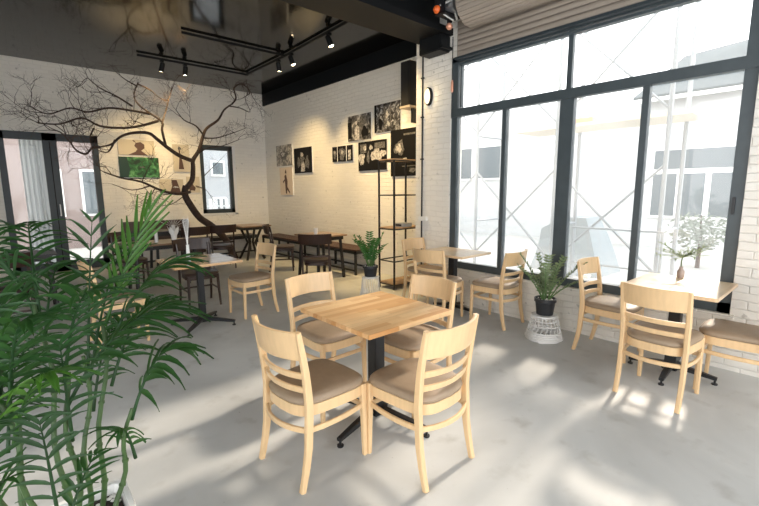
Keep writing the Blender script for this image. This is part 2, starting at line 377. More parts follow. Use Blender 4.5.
# pilaster conduit, junction and bulkhead lamp
t = thing('wall_conduit', 'thin black conduit running down the white brick pilaster', 'pipe', (XW-.014, 4.01, 0))
MB().tube([(0, 0, .02), (0, 0, 3.34)], .011).build('pipe', IRON, t, smooth=True)
for z in (2.95, 2.45, 1.9, .5): MB().b2((-.015, -.022, z-.008), (.012, .022, z+.008)).build('pipe_clip', IRON, t)
o = MB().b2((-.02, -.10, 1.06), (.013, .05, 1.12), bev=.006).build('junction_cover', WHITE, t); o['label'] = 'white junction cover'
t = thing('bulkhead_lamp', 'lit oval bulkhead lamp with black rim on the white brick pilaster', 'lamp', (XW, 3.90, 2.70))
rim = [(math.cos(a), math.sin(a)) for a in [2*PI*i/24 for i in range(24)]]
def oval(y, z, x0, k=1): return [(x0, c*y*k, s*z*k) for c, s in rim]
MB().loops([oval(.062, .115, 0), oval(.062, .115, -.035), oval(.052, .105, -.045)]).build('lamp_rim', BLACK, t, smooth=True)
MB().loops([oval(.048, .10, -.03), oval(.048, .10, -.045), oval(.038, .085, -.058), oval(.015, .05, -.064)]).build('lamp_glass', GLOBE, t, smooth=True)
pl = bpy.data.lights.new('bulkhead_glow', 'POINT'); pl.energy = .5; pl.color = (1, .78, .45); pl.shadow_soft_size = .05
po = bpy.data.objects.new('bulkhead_glow', pl); COL.objects.link(po); po.location = (-.14, 0, 0); po.parent = t

# roller shutter above the big window
t = thing('roller_shutter', 'rolled up brown grey slatted shutter above the tall window', 'shutter', (XW, 0, 0))
mb = MB(); n = 34; prof = []
cxr, czr, rr_ = -.25, 3.53, .25
for i in range(n+1):
    a = -PI/2+2*PI*i/n
    for k, dr in ((0, 0), (.82, .0), (.9, -.008), (.98, -.008)):
        if i == n and k: break
        aa = a+2*PI/n*k; prof.append((cxr+(rr_+dr)*math.cos(aa), czr+(rr_+dr)*math.sin(aa)))
mb.loops([[(x, -2.3, z) for x, z in prof[:-1]], [(x, 3.10, z) for x, z in prof[:-1]]]).build('shutter_roll', SHUT, t)
mb = MB()
for i in range(6): mb.b2((-.052, -.3, 3.075+i*.062), (-.030, 3.42, 3.075+i*.062+.054), bev=.006)
mb.b2((-.046, -.3, 3.07), (-.036, 3.42, 3.48)); mb.build('shutter_curtain', SHUT, t)
MB().b2((-.075, -.3, 3.045), (-.015, 3.44, 3.072), bev=.004).build('bottom_bar', FRAME, t)
mb = MB().b2((-.36, 3.105, 3.40), (-.0, 3.125, 3.78)); mb.build('end_plate', BLACK, t)
t = thing('shutter_motor', 'steel shutter motor with bright orange knobs beside the rolled shutter', 'motor', (3.98, 3.30, 3.50))
MB().tube([(0, -.10, .02), (0, .04, .02)], .07, 16).tube([(0, .02, .02), (0, .10, .02)], .05, 14).build('motor_body', STEEL, t, smooth=True)
MB().b2((-.16, -.06, -.08), (.14, .08, -.055), bev=.006).b2((-.16, -.06, -.08), (-.14, .08, .10)).b2((.0, -.01, -.14), (.05, .04, .0), bev=.01).build('motor_bracket', IRON, t)
for p, r, m in (((-.165, .04, -.03), .042, ORANGE), ((.13, .04, .13), .055, ORANGE), ((.03, .02, -.165), .038, COPPER)):
    k = MB().lathe([(.001, -r), (r*.6, -r*.8), (r, -r*.2), (r, r*.3), (r*.7, r*.8), (.001, r)], p, 14).build('knob', m, t, smooth=True)
    k['label'] = 'peach coloured knob' if m is COPPER else 'orange knob'
MB().tube([(-.16, 0, .0), (-.06, -.08, .06), (.06, -.06, -.10), (.13, 0, .10)], .012, 6).tube([(-.15, .02, -.05), (.0, -.06, -.13), (.06, .02, -.16)], .009, 6).build('motor_cable', mat('pale_cable', (.6, .62, .6), .5), t, smooth=True)
t = thing('pull_chain', 'thin shutter pull chain with an orange grip beside the window frame', 'chain', (XW-.03, 3.50, 0))
mb = MB()
for i in range(46): mb.box((0, 0, 2.38+i*.021), (.012 if i % 2 else .005, .005 if i % 2 else .012, .018), bev=0)
mb.build('chain', IRON, t)
MB().lathe([(.008, 2.68), (.016, 2.70), (.016, 2.80), (.008, 2.83)], n=10).build('chain_grip', COPPER, t, smooth=True)

# ------------------------------------------------------------------ outside
OUTW = mat('pale_render', (.50, .51, .52), .8, var=.04, vscale=2)
struct('ground', MB().b2((4.7, -25, -.2), (60, 60, -.1)).b2((-30, 10.2, -.2), (4.7, 60, -.1)), mat('pale_paving', (.38, .38, .37), .8, var=.08, vscale=1.2))
GREYG = mat('grey_window_glass', (.10, .125, .14), .6, spec=.2); ROOF = mat('grey_tin_roof', (.07, .085, .09), .6, var=.1)
def building(name, label, loc, size, wins, m, face):
    t = thing(name, label, 'building', loc)
    MB().b2((0, 0, 0), size).build('wall', m, t)
    for a, b, c, d in wins:
        if face == 'x': f = MB().b2((-.06, a, c), (.02, b, d)); g = MB().b2((-.065, a+.06, c+.06), (-.061, b-.06, d-.06))
        else: f = MB().b2((a, -.06, c), (b, .02, d)); g = MB().b2((a+.06, -.065, c+.06), (b-.06, -.061, d-.06))
        fo = f.build('window', WHITE, t); g.build('glass', GREYG, fo)
    return t
b = building('white_building', 'white building with grey windows across the street outside the tall window', (13, -14, -.1), (6, 40, 4.2),
    [(15.9, 16.5, .8, 2.0), (16.5, 17.1, .8, 2.0), (17.1, 17.75, .8, 2.0), (15.9, 17.75, 2.0, 2.6), (22.3, 23.3, 1.9, 3.1), (23.5, 24.3, 1.9, 3.1), (26, 27.5, .9, 2.5), (10, 12, .9, 2.5)], OUTW, 'x')
tr = thing('tin_roof', 'grey tin roof of the low house beyond the scaffold', 'roof', (12.6, 0, 0))
MB().poly([(0, 1.9, 3.75), (0, 4.2, 3.75), (1.8, 3.6, 5.0), (1.8, 2.3, 5.1)], (0, 0, .06)).poly([(0, 1.9, 3.75), (1.8, 2.3, 5.1), (3, 1.0, 3.9)], (0, 0, .06)).build('roof_sheet', ROOF, tr)
MB().b2((.0, 1.9, 3.66), (.08, 4.2, 3.76)).build('gutter', WHITE, tr)
PINK = mat('pale_pink_render', (.26, .20, .185), .8, var=.05)
building('pink_building', 'pale pinkish building seen through the black framed back door', (-6, 14.5, -.1), (8.6, 5, 7), [(6.6, 7.2, .9, 2.2), (7.6, 8.3, .9, 2.2)], PINK, 'y')
building('apartment_block', 'white apartment block with small windows seen through the narrow back window', (3.0, 15.5, -.1), (9, 6, 9),
    [(1.6+1.0*i, 2.1+1.0*i, z, z+.55) for i in range(5) for z in (.8, 2.1, 3.4)], mat('greyish_render', (.36, .38, .40), .8, var=.05), 'y')
fw = MB()
for i in range(26): fw.b2((2.2+i*.16, 12.6, -.1), (2.3+i*.16, 12.63, 1.25))
fw.b2((2.2, 12.63, .2), (6.4, 12.66, .26)).b2((2.2, 12.63, 1.0), (6.4, 12.66, 1.06))
tag(fw.build('picket_fence', mat('pale_grey_fence', (.6, .62, .64), .7)), 'pale slatted fence outside the narrow back window', 'fence')
cur = MB(); cur.loops([[(.28+.42*i/20, 10.45+.02*math.sin(i*1.9), z) for i in range(21)] for z in (-.1, 2.5)], closed=False, cap=False)
tag(cur.build('hanging_banner', mat('white_cloth', (.42, .45, .46), .8), fix=False), 'white cloth banner hanging outside the back door', 'banner')
# steel scaffold
SC = mat('scaffold_steel', (.30, .32, .34), .6)
t = thing('scaffold', 'steel scaffold tower with cross braces outside the tall window', 'scaffold', (6.6, 0, 0))
bays = [1.75, 3.25, 4.75, 6.25]
for y in bays:
    for x in (0, .8):
        MB().tube([(x, y, -.09), (x, y, 5.6)], .030, 6).build('scaffold_post', SC, t)
    for z in (.9, 2.45, 4.3): MB().tube([(0, y, z), (.8, y, z)], .02, 6).build('scaffold_ledger', SC, t)
for a, b_ in zip(bays, bays[1:]):
    for z in (.3, 2.5):
        MB().tube([(0, a, z), (0, b_, z+1.5)], .019, 5).build('cross_brace', SC, t)
        MB().tube([(0, a, z+1.5), (0, b_, z)], .019, 5).build('cross_brace', SC, t)
MB().b2((.0, 1.5, 2.42), (.8, 4.0, 2.47)).build('scaffold_plank', mat('pale_plank', (.68, .63, .55), .8), t)
tag(MB().b2((6.64, 2.75, 2.472), (6.84, 3.18, 2.54), bev=.01).build('orange_cloth', mat('faded_orange', (.9, .45, .25), .8)), 'faded orange cloth lying on the scaffold plank', 'cloth')
g = MB().tube([(0, 0, -.09), (0, 0, .95), (0, 1.1, .95), (0, 1.1, -.09)], .02, 6).tube([(0, 0, .45), (0, 1.1, .45)], .015, 6)
tag(g.build('street_barrier', SC, loc=(6.0, 1.55, 0)), 'low steel tube barrier standing outside behind the right window pane', 'barrier')
def heap():
    t = thing('covered_heap', 'grey sheet covered heap standing outside beyond the scaffold', 'heap', (8.25, 2.95, -.1))
    rg = [[(.1*k*(1-q)+x*(1-.45*q), y*(1-.35*q)+.35*q, q*1.05-(.25*q*(y > .6))) for x, y in ((-.5, 0), (.5, -.05), (.6, .6), (.45, 1.3), (-.4, 1.35), (-.6, .6))] for k, q in ((0, 0), (1, .35), (2, .7), (1, 1))]
    MB().loops(rg).build('cover_sheet', mat('grey_sheet', (.30, .33, .35), .6, bump=.4, bscale=6), t)
    for y in (.1, .7): MB().b2((-.62, y, 0), (.6, y+.12, .06)).build('pallet_board', mat('pale_plank', (.68, .63, .55), .8), t)
heap()
def shrub(label, x, y, h, r, seed):
    rnd = random.Random(seed); mb = MB()
    for i in range(420):
        d = Vector((rnd.gauss(0, 1), rnd.gauss(0, 1), rnd.gauss(0, 1))).normalized()*r*rnd.random()**.4
        p = Vector((0, 0, h-r*.5))+Vector((d.x, d.y, d.z*.6)); a = Vector((rnd.uniform(-1, 1), rnd.uniform(-1, 1), rnd.uniform(-.3, .6))).normalized()*.07; s_ = a.orthogonal().normalized()*.025
        mb.poly([p-a, p+s_, p+a, p-s_])
    t = thing('street_shrub', label, 'shrub', (x, y, -.1))
    mb.build('foliage', mat('street_leaf', (.16, .19, .16), .7, var=.3, trans=(.2, .24, .19)), t, fix=False)
    MB().tube([(0, 0, 0), (.03, 0, h*.5), (0, .02, h)], [.04, .03, .01], 6).build('trunk', BARK, t)
shrub('grey green street bush outside, under the neighbour windows', 10.2, 2.0, 1.05, .62, 3)

# ------------------------------------------------------------------ light chair
def arc(x0, x1, y0, bulge, n=10, p=2):
    return [(x0+(x1-x0)*i/n, y0-bulge*(1-abs(2*i/n-1)**p)) for i in range(n+1)]
def ribbon(mb, path, th, z0, z1, lean=0):
    """vertical band following path (x, y); lean moves the top in y"""
    n = len(path); nor = []
    for i in range(n):
        a = Vector(path[min(i+1, n-1)])-Vector(path[max(i-1, 0)]); nor.append(Vector((-a.y, a.x)).normalized())
    h = z1-z0; c = min(th, h)*.22
    sec = [(-th/2, c), (-th/2, h-c), (-th/2+c, h), (th/2-c, h), (th/2, h-c), (th/2, c), (th/2-c, 0), (-th/2+c, 0)]
    mb.loops([[(path[i][0]+nor[i].x*o, path[i][1]+nor[i].y*o+lean*zz/h, z0+zz) for o, zz in sec] for i in range(n)])
    return mb
def seat_outline(k=1, n=40):
    pts = []
    for i in range(n):
        a = 2*PI*i/n; c, s = math.cos(a), math.sin(a); e = .42
        x = math.copysign(abs(c)**e, c); y = math.copysign(abs(s)**e, s)
        w = .187+.030*(y+1)/2
        yy = .205*y+.020
        if y < -.5: yy -= .028*(1-x*x)
        if y > .5: yy += .012*(1-x*x)
        pts.append((x*w*k, (yy-.02)*k+.02))
    return pts
def post_y(z):
    K = [(0, -.225), (.1, -.200), (.22, -.180), (.43, -.168), (.55, -.176), (.70, -.198), (.835, -.224)]
    for (a, ya), (b_, yb) in zip(K, K[1:]):
        if z <= b_: return ya+(yb-ya)*(z-a)/(b_-a)
    return K[-1][1]
def make_chair():
    t = thing('dining_chair', 'x', 'chair')
    mb = MB(); rings = []
    for k, z in ((.93, .428), (1.0, .434), (1.02, .447), (1.0, .462), (.95, .472), (.8, .480), (.5, .485), (.15, .486)):
        rings.append([(x, y, z) for x, y in seat_outline(k)])
    mb.loops(rings).build('seat_cushion', CUSH, t, smooth=True)
    mb = MB(); o = seat_outline(1.0); i_ = seat_outline(.89)
    mb.loops([[(x, y, .372) for x, y in o], [(x, y, .430) for x, y in o], [(x, y, .430) for x, y in i_], [(x, y, .372) for x, y in i_], [(x, y, .372) for x, y in o]], cap=False).build('seat_frame', MAPLE, t)
    for s in (-1, 1):
        zs = [0, .05, .12, .22, .33, .43, .52, .62, .73, .80, .835]
        MB().sweep([(s*(.197+.004*(z > .6)), post_y(z), z) for z in zs], .030, [.030, .032, .036, .040, .042, .042, .040, .036, .032, .028, .024], (1, 0, 0)).build('back_post', MAPLE, t, smooth=True)
        MB().sweep([(s*.192, .208, 0), (s*.190, .203, .25), (s*.188, .200, .40), (s*.188, .200, .432)], [.026, .032, .036, .036], [.026, .032, .036, .036], (1, 0, 0)).build('front_leg', MAPLE, t, smooth=True)
        ribbon(MB(), [(s*(.190+.022*(1-(2*i/8-1)**2)), -.175+.37*i/8) for i in range(9)], .016, .295, .325).build('side_stretcher', MAPLE, t, smooth=True)
    ribbon(MB(), arc(-.190, .190, post_y(.765)+.008, .052, 14), .018, .685, .835, lean=-.028).build('top_rail', MAPLE, t, smooth=True)
    for z in (.595, .520):
        ribbon(MB(), arc(-.190, .190, post_y(z)+.006, .045, 12), .016, z-.016, z+.018, lean=-.006).build('back_slat', MAPLE, t, smooth=True)
    ribbon(MB(), arc(-.188, .188, -.178, .055, 12), .016, .295, .325).build('rear_stretcher', MAPLE, t, smooth=True)
    MB().sweep([(-.18, .203, .30), (.18, .203, .30)], .028, .014, (0, 0, 1)).build('front_stretcher', MAPLE, t)
    return t
GL = 'pale maple dining chairs'
chairs = [
 (.945, 1.880, 1, .07, 'pale maple chair in front at the left of the nearest square table'),
 (1.622, 1.285, -.03, 1, 'pale maple chair in front at the right of the nearest square table'),
 (1.725, 2.80, .03, -1, 'pale maple chair at the far left side of the nearest square table'),
 (2.345, 2.055, -1, -.03, 'pale maple chair at the far right side of the nearest square table'),
 (2.385, 4.84, -1, -.06, 'pale maple chair on its own at the right of the table behind the potted palm'),
 (.50, 4.80, 1, .02, 'pale maple chair mostly hidden behind the potted palm'),
 (4.06, 3.93, .03, -1, 'pale maple chair standing against the pilaster at the left window table'),
 (3.46, 3.12, 1, .10, 'pale maple chair at the left window table with its back turned to the room'),
 (4.035, 2.36, -.02, 1, 'pale maple chair between the left window table and the potted plant on a basket'),
 (4.05, 1.63, 0, -1, 'pale maple chair between the potted plant on a basket and the right window table'),
 (3.235, .852, 1, -.05, 'pale maple chair at the right window table with its back to the room'),
 (3.93, .235, -.02, 1, 'pale maple chair cut off by the right edge of the photo'),
]
proto = make_chair()
for i, (x, y, hx, hy, lab) in enumerate(chairs):
    h = Vector((hx, hy)).normalized(); rz = math.atan2(-h.x, h.y); loc = (x+h.x*.225, y+h.y*.225, 0)
    if i == 0:
        proto.location = loc; proto.rotation_euler = (0, 0, rz); proto['label'] = lab; proto['group'] = GL
    else: dup(proto, loc, rz, lab, GL)

# ------------------------------------------------------------------ tables with iron cross base
def table(label, cx, cy, w, d, rz_feet, arm, topm, name='square_table', group=None, colr=.04, base_off=(0, 0)):
    t = thing(name, label, 'table', (cx, cy, 0), 0, group)
    MB().b2((-w/2, -d/2, .718), (w/2, d/2, .745), bev=.003).build('tabletop', topm, t)
    bx, by = base_off
    MB().b2((bx-colr, by-colr, .06), (bx+colr, by+colr, .705), bev=.004).build('column', IRON, t)
    MB().b2((bx-.16, by-.16, .705), (bx+.16, by+.16, .718)).build('top_plate', IRON, t)
    MB().b2((bx-.055, by-.055, .045), (bx+.055, by+.055, .10), bev=.006).build('hub', IRON, t)
    for k in range(4):
        a = rz_feet+k*PI/2; c, s = math.cos(a), math.sin(a)
        ar = MB().sweep([(bx+c*.03, by+s*.03, .078), (bx+c*arm*.6, by+s*arm*.6, .062), (bx+c*arm, by+s*arm, .047)], [.052, .045, .034], [.042, .034, .024], (-s, c, 0)).build('foot_arm', IRON, t)
        MB().tube([(bx+c*(arm-.012), by+s*(arm-.012), 0), (bx+c*(arm-.012), by+s*(arm-.012), .010)], .020, 12).tube([(bx+c*(arm-.012), by+s*(arm-.012), .01), (bx+c*(arm-.012), by+s*(arm-.012), .045)], .008, 8).build('glide', IRON, ar)
    return t
table('square honey butcher block table nearest to us on a black cross base', 1.69, 1.96, .69, .69, R(14), .385, TOP)
table('square wooden table behind the potted palm with a glossy top and black cross base', 1.52, 4.74, .70, .70, R(48), .36, TOPM, colr=.032)
table('pale wooden table by the left window panes, close to the pilaster', 4.01, 3.20, .56, .70, R(8), .27, TOPP)
table('pale wooden table by the right window pane holding a tiny potted tree', 3.91, .87, .70, .62, R(3), .30, TOPP)

# ------------------------------------------------------------------ dark furniture at the back
def make_dark_chair():
    t = thing('dark_chair', 'x', 'chair')
    rings = [[(x, y, z-.005) for x, y in seat_outline(k)] for k, z in ((.95, .425), (1.0, .43), (1.02, .447), (.98, .462), (.8, .470), (.3, .474))]
    MB().loops(rings).build('seat', BROWNV, t, smooth=True)
    o = seat_outline(.98); i_ = seat_outline(.86)
    MB().loops([[(x, y, .372) for x, y in o], [(x, y, .420) for x, y in o], [(x, y, .420) for x, y in i_], [(x, y, .372) for x, y in i_], [(x, y, .372) for x, y in o]], cap=False).build('seat_frame', WALNUT, t)
    for s in (-1, 1):
        MB().sweep([(s*.20, post_y(z), z) for z in (0, .12, .25, .43, .6, .8)], .026, [.026, .032, .038, .038, .032, .024], (1, 0, 0)).build('back_post', WALNUT, t, smooth=True)
        MB().sweep([(s*.195, .21, 0), (s*.185, .195, .25), (s*.18, .19, .42)], [.022, .03, .034], [.022, .03, .034], (1, 0, 0)).build('front_leg', WALNUT, t, smooth=True)
        MB().sweep([(s*.197, -.17, .22), (s*.19, .19, .22)], .022, .014, (0, 0, 1)).build('stretcher', WALNUT, t)
    ribbon(MB(), arc(-.24, .24, -.205, .085, 14), .022, .70, .855, lean=-.035).build('back_rail', WALNUT, t, smooth=True)
    ribbon(MB(), arc(-.195, .195, -.175, .04, 10), .016, .50, .53).build('back_slat', WALNUT, t, smooth=True)
    MB().sweep([(-.19, -.178, .20), (.19, -.178, .20)], .022, .014, (0, 0, 1)).build('stretcher', WALNUT, t)
    return t
GD = 'dark walnut cafe chairs at the back'
dch = [
 (3.36, 5.26, .62, .78, 'dark walnut chair with its back to us, left of the plant on the wire stool'),
 (3.62, 7.25, .85, -.52, 'dark walnut chair with a curved back seen sideways by the slatted bench'),
 (3.02, 7.92, .15, 1, 'dark walnut chair under the tree branches, right one of the pair'),
 (2.50, 7.85, .1, 1, 'dark walnut chair under the tree branches, left one of the pair'),
 (1.82, 5.90, -.05, -1, 'reddish dark walnut chair at the far side of the table behind the palm'),
 (1.36, 7.66, 0, -1, 'dark chair back just behind the napkin cup'),
 (-.10, 5.9, .1, 1, 'dark chair in the shade left behind the palm'),
]
pd = make_dark_chair()
for i, (x, y, hx, hy, lab) in enumerate(dch):
    h = Vector((hx, hy)).normalized(); rz = math.atan2(-h.x, h.y); loc = (x+h.x*.225, y+h.y*.225, 0)
    if i == 0: pd.location = loc; pd.rotation_euler = (0, 0, rz); pd['label'] = lab; pd['group'] = GD
    else: dup(pd, loc, rz, lab, GD)
def dark_table(label, cx, cy, w, d, topm, legs='four', rz=0):
    t = thing('dark_table', label, 'table', (cx, cy, 0), rz)
    MB().b2((-w/2, -d/2, .720), (w/2, d/2, .745), bev=.004).build('tabletop', topm, t)
    MB().b2((-w/2+.05, -d/2+.05, .66), (w/2-.05, d/2-.05, .72)).build('apron', EBONY, t)
    for sx in (-1, 1):
        for sy in (-1, 1):
            if legs == 'four': p = [(sx*(w/2-.05), sy*(d/2-.05), 0), (sx*(w/2-.09), sy*(d/2-.09), .70)]
            else: p = [(sx*.20, sy*.20, 0), (sx*.06, sy*.06, .36), (sx*.17, sy*.17, .70)]
            MB().sweep(p, .045, .045, (1, 0, 0)).build('leg', EBONY, t)
    return t
dark_table('dark table with brown top holding the white cup, by the slatted bench', 3.98, 6.05, .62, .70, TOPB)
dark_table('dark table in the far corner with waisted crossing legs', 3.95, 8.75, .66, .66, TOPB, 'x')
dark_table('dark table with brown top holding the napkin cup, behind the palm', 1.68, 6.85, .95, .62, TOPB)
dark_table('dark table in the shade under the tree branches', 2.25, 8.80, .60, .60, EBONY)
dark_table('dark table in the shade left behind the palm, near the back door', .0, 6.75, .8, .6, EBONY)
def bench(label, x0, y0, x1, y1, along, m=BENCHW, nslat=7):
    t = thing('slatted_bench', label, 'bench')
    mb = MB()
    for k in range(nslat):
        if along == 'y':
            w = (x1-x0)/nslat; mb.b2((x0+w*k+.006, y0, .425), (x0+w*(k+1)-.006, y1, .45), bev=.003)
        else:
            w = (y1-y0)/nslat; mb.b2((x0, y0+w*k+.006, .425), (x1, y0+w*(k+1)-.006, .45), bev=.003)
    mb.build('seat_slats', m, t)
    MB().b2((x0, y0, .375), (x1, y0+.035, .425)).b2((x0, y1-.035, .375), (x1, y1, .425)).b2((x0, y0, .375), (x0+.035, y1, .425)).b2((x1-.035, y0, .375), (x1, y1, .425)).build('seat_frame', IRON, t)
    L_ = (y1-y0) if along == 'y' else (x1-x0); n = max(2, round(L_/1.15)+1)
    for k in range(n):
        f = k/(n-1)
        for e in (0, 1):
            if along == 'y': c = (x0+.02 if e else x1-.02, y0+.02+(L_-.04)*f)
            else: c = (x0+.02+(L_-.04)*f, y0+.02 if e else y1-.02)
            MB().b2((c[0]-.018, c[1]-.018, 0), (c[0]+.018, c[1]+.018, .376)).build('leg', IRON, t)
    mb = MB()
    if along == 'y': mb.b2((x0+.005, y0, .06), (x0+.03, y1, .09)).b2((x1-.03, y0, .06), (x1-.005, y1, .09))
    else: mb.b2((x0, y0+.005, .06), (x1, y0+.03, .09))
    mb.build('stretcher', IRON, t)
    return t
bench('long brown slatted bench on a black frame along the photo wall', 4.47, 5.72, 4.92, 9.3, 'y')
bench('long dark bench along the back wall under the green picture', 1.55, 9.40, 4.42, 9.84, 'x', EBONY)
MB_ = thing('bench_cushion', 'dark brown padded bench back against the back wall under the green picture', 'cushion', (2.0, 9.80, .45))
MB().b2((-.3, -.0, .01), (1.0, .07, .42), bev=.02).build('cushion_pad', BROWNV, MB_)

# ------------------------------------------------------------------ shelf, speaker
t = thing('metal_shelf', 'tall narrow open shelf of black metal posts with wooden boards beside the pilaster', 'shelf', (0, 0, 0))
X0, X1, Y0, Y1, HT = 4.215, 4.78, 4.46, 4.79, 1.93
for x in (X0, X1):
    for y in (Y0, Y1): MB().b2((x-.011, y-.011, 0), (x+.011, y+.011, HT-.02)).build('post', IRON, t)
for z in (.06, .42, .90, 1.40, HT-.03):
    MB().b2((X0, Y0-.008, z), (X1, Y0+.008, z+.016)).b2((X0, Y1-.008, z), (X1, Y1+.008, z+.016)).b2((X0-.008, Y0, z), (X0+.008, Y1, z+.016)).b2((X1-.008, Y0, z), (X1+.008, Y1, z+.016)).build('shelf_rail', IRON, t)
for z in (.076, .916, HT-.014): MB().b2((X0+.0, Y0-.0, z), (X1-.0, Y1+.0, z+.018)).build('shelf_board', mat('shelf_wood', (.42, .27, .15), .5, var=.2), t)
t = thing('small_box', 'small grey box with a black slot lying on the metal shelf', 'box', (4.50, 4.56, .934))
MB().b2((-.10, -.09, .001), (.10, .09, .055), bev=.005).build('box_body', mat('grey_plastic', (.35, .36, .36), .5), t)
MB().b2((-.104, -.06, .015), (-.099, .06, .040)).build('slot', BLACK, t)
t = thing('wall_speaker', 'tall black loudspeaker mounted high on the photo wall next to the pilaster', 'speaker', (XP, 4.80, 2.76))
MB().b2((-.24, -.16, 0), (-.03, .04, .64), bev=.008).build('speaker_box', mat('black_speaker_vinyl', (.012, .012, .014), .55), t)
MB().b2((-.246, -.14, .02), (-.239, .02, .62)).build('speaker_grille', mat('black_grille', (.008, .008, .009), .8), t)
o = MB().b2((-.24, -.16, -.035), (0, .06, -.002)).build('bracket_board', mat('pale_board', (.45, .38, .30), .6), t)
MB().b2((-.14, -.12, -.25), (0, -.09, -.035)).build('bracket', IRON, t)

# ------------------------------------------------------------------ pictures
def pic_mat(name, cols, scale, seed, stretch=(1, 1, 1), contrast=(.4, .6)):
    m = bpy.data.materials.new(name); m.use_nodes = True; nt = m.node_tree; N = nt.nodes; L = nt.links; b = N['Principled BSDF']
    t = N.new('ShaderNodeTexCoord'); mp = N.new('ShaderNodeMapping'); mp.inputs['Location'].default_value = (seed, seed*2.3, seed*.7); mp.inputs['Scale'].default_value = stretch; L.new(t.outputs['Object'], mp.inputs[0])
    n = N.new('ShaderNodeTexNoise'); n.inputs['Scale'].default_value = scale; n.inputs['Detail'].default_value = 5; n.inputs['Distortion'].default_value = .8; L.new(mp.outputs[0], n.inputs['Vector'])
    r = N.new('ShaderNodeValToRGB'); L.new(n.outputs['Fac'], r.inputs[0]); e = r.color_ramp.elements
    e[0].position = contrast[0]; e[0].color = (*cols[0], 1); e[1].position = contrast[1]; e[1].color = (*cols[-1], 1)
    if len(cols) == 3: q = e.new((contrast[0]+contrast[1])/2); q.color = (*cols[1], 1)
    L.new(r.outputs[0], b.inputs['Base Color']); b.inputs['Roughness'].default_value = .55; return m
K = (.008, .008, .009); G = (.16, .155, .15); Wt = (.62, .60, .57)
PM = [pic_mat('photo_print_a', [K, G, Wt], 9, 1, contrast=(.42, .68)), pic_mat('photo_print_b', [K, (.03, .03, .03), G], 6, 4), pic_mat('photo_print_c', [K, (.09, .09, .10), (.45, .46, .48)], 16, 7, contrast=(.42, .66))]
INK = mat('black_ink', K, .6, spec=.15); LITE = mat('white_ink', (.46, .44, .42), .6, var=.7, vscale=26); MID = mat('grey_ink', (.12, .115, .11), .6, var=.85, vscale=30)
BRN = mat('brown_ink', (.10, .05, .035), .5); CRM = mat('cream_print', (.60, .54, .43), .6); PKC = mat('pale_peach_print', (.72, .60, .48), .6)
GRN = pic_mat('green_leaf_print', [(.006, .03, .012), (.02, .14, .04), (.13, .36, .14)], 9, 3, contrast=(.36, .66))
def picture(wall, u0, u1, z0, z1, face, shapes, label):
    """u along the wall as seen from the room, left to right; shapes in 0..1: (material, [(u, v)...])"""
    w = abs(u1-u0); h = z1-z0
    if wall == 'right': loc = (XP-.001, u0, z0); P = lambda u, v, o: (-.022-o, -u*w, v*h)
    else: loc = (u0, YB-.001, z0); P = lambda u, v, o: (u*w, -.022-o, v*h)
    t = thing('wall_picture', label, 'picture', loc, 0, 'unframed pictures on the photo wall' if wall == 'right' else 'unframed pictures on the back wall')
    a = P(0, 0, 0); b_ = P(1, 1, -.022)
    MB().b2(a, b_).build('canvas', CERAM, t)
    MB().poly([P(0, 0, .001), P(1, 0, .001), P(1, 1, .001), P(0, 1, .001)], Vector(P(0, 0, .001))-Vector(P(0, 0, -.003))).build('print', face, t)
    mats = []; mb = MB()
    for i, (m, pts) in enumerate(shapes):
        if m not in mats: mats.append(m)
        mb.mi = mats.index(m); mb.poly([P(u, v, .007+.0008*i) for u, v in pts])
    if shapes: mb.build('printed_image', mats, t, fix=False)
def ell(cu, cv, ru, rv, n=22):
    ph = cu*17+cv*9; w = lambda i: 1+.16*math.sin(3*2*PI*i/n+ph)+.10*math.sin(5*2*PI*i/n+2*ph)+.07*math.sin(9*2*PI*i/n+ph)
    return [(min(1, max(0, cu+ru*w(i)*math.cos(2*PI*i/n))), min(1, max(0, cv+rv*w(i)*math.sin(2*PI*i/n)))) for i in range(n)]
def rect(a, b, c, d): return [(a, c), (b, c), (b, d), (a, d)]
picture('right', 9.28, 8.55, 2.05, 2.52, pic_mat('photo_print_d', [G, (.30, .28, .25), (.55, .52, .46)], 14, 2), [(MID, ell(.5, .5, .25, .2)), (LITE, ell(.45, .55, .12, .1))], 'pale grey photo print, top left one nearest the room corner')
picture('right', 8.46, 7.73, 1.86, 2.40, INK, [(G and MID, ell(.28, .42, .10, .2)), (MID, ell(.74, .40, .12, .24)), (LITE, [(.38, .05), (.62, .05), (.60, .35), (.52, .5), (.42, .4)]), (LITE, ell(.46, .72, .08, .1)), (MID, ell(.48, .55, .12, .12))], 'black photo print with a small white robed figure, second from the room corner')
picture('right', 9.15, 8.57, 1.38, 2.01, PKC, [(BRN, [(.45, .05), (.55, .05), (.62, .5), (.52, .75), (.38, .7), (.42, .4)]), (BRN, ell(.5, .84, .06, .07)), (BRN, [(.6, .3), (.8, .1), (.78, .05), (.56, .2)]), (BRN, [(.25, .5), (.45, .6), (.45, .55), (.28, .42)])], 'pale peach print with a thin dark sketched figure, below the two corner photos')
picture('right', 6.98, 6.33, 2.03, 2.32, INK, [(MID, ell(.12, .5, .08, .3)), (LITE, ell(.12, .62, .04, .1)), (CERAM, rect(.25, .28, 0, 1)), (MID, ell(.5, .5, .15, .4)), (LITE, ell(.5, .6, .06, .14)), (CERAM, rect(.70, .73, 0, 1)), (LITE, rect(.8, .93, .1, .7))], 'small black strip photo of three frames, lowest of the middle group')
picture('right', 6.46, 5.80, 2.38, 2.83, PM[0], [(LITE, [(.30, .02), (.50, .02), (.52, .5), (.42, .62), (.30, .45)]), (LITE, ell(.38, .70, .06, .08)), (INK, rect(0, .18, .1, .75)), (INK, ell(.75, .3, .15, .2)), (MID, rect(.55, .9, .6, .9))], 'grey street photo with a white dressed figure, left of the blue black print')
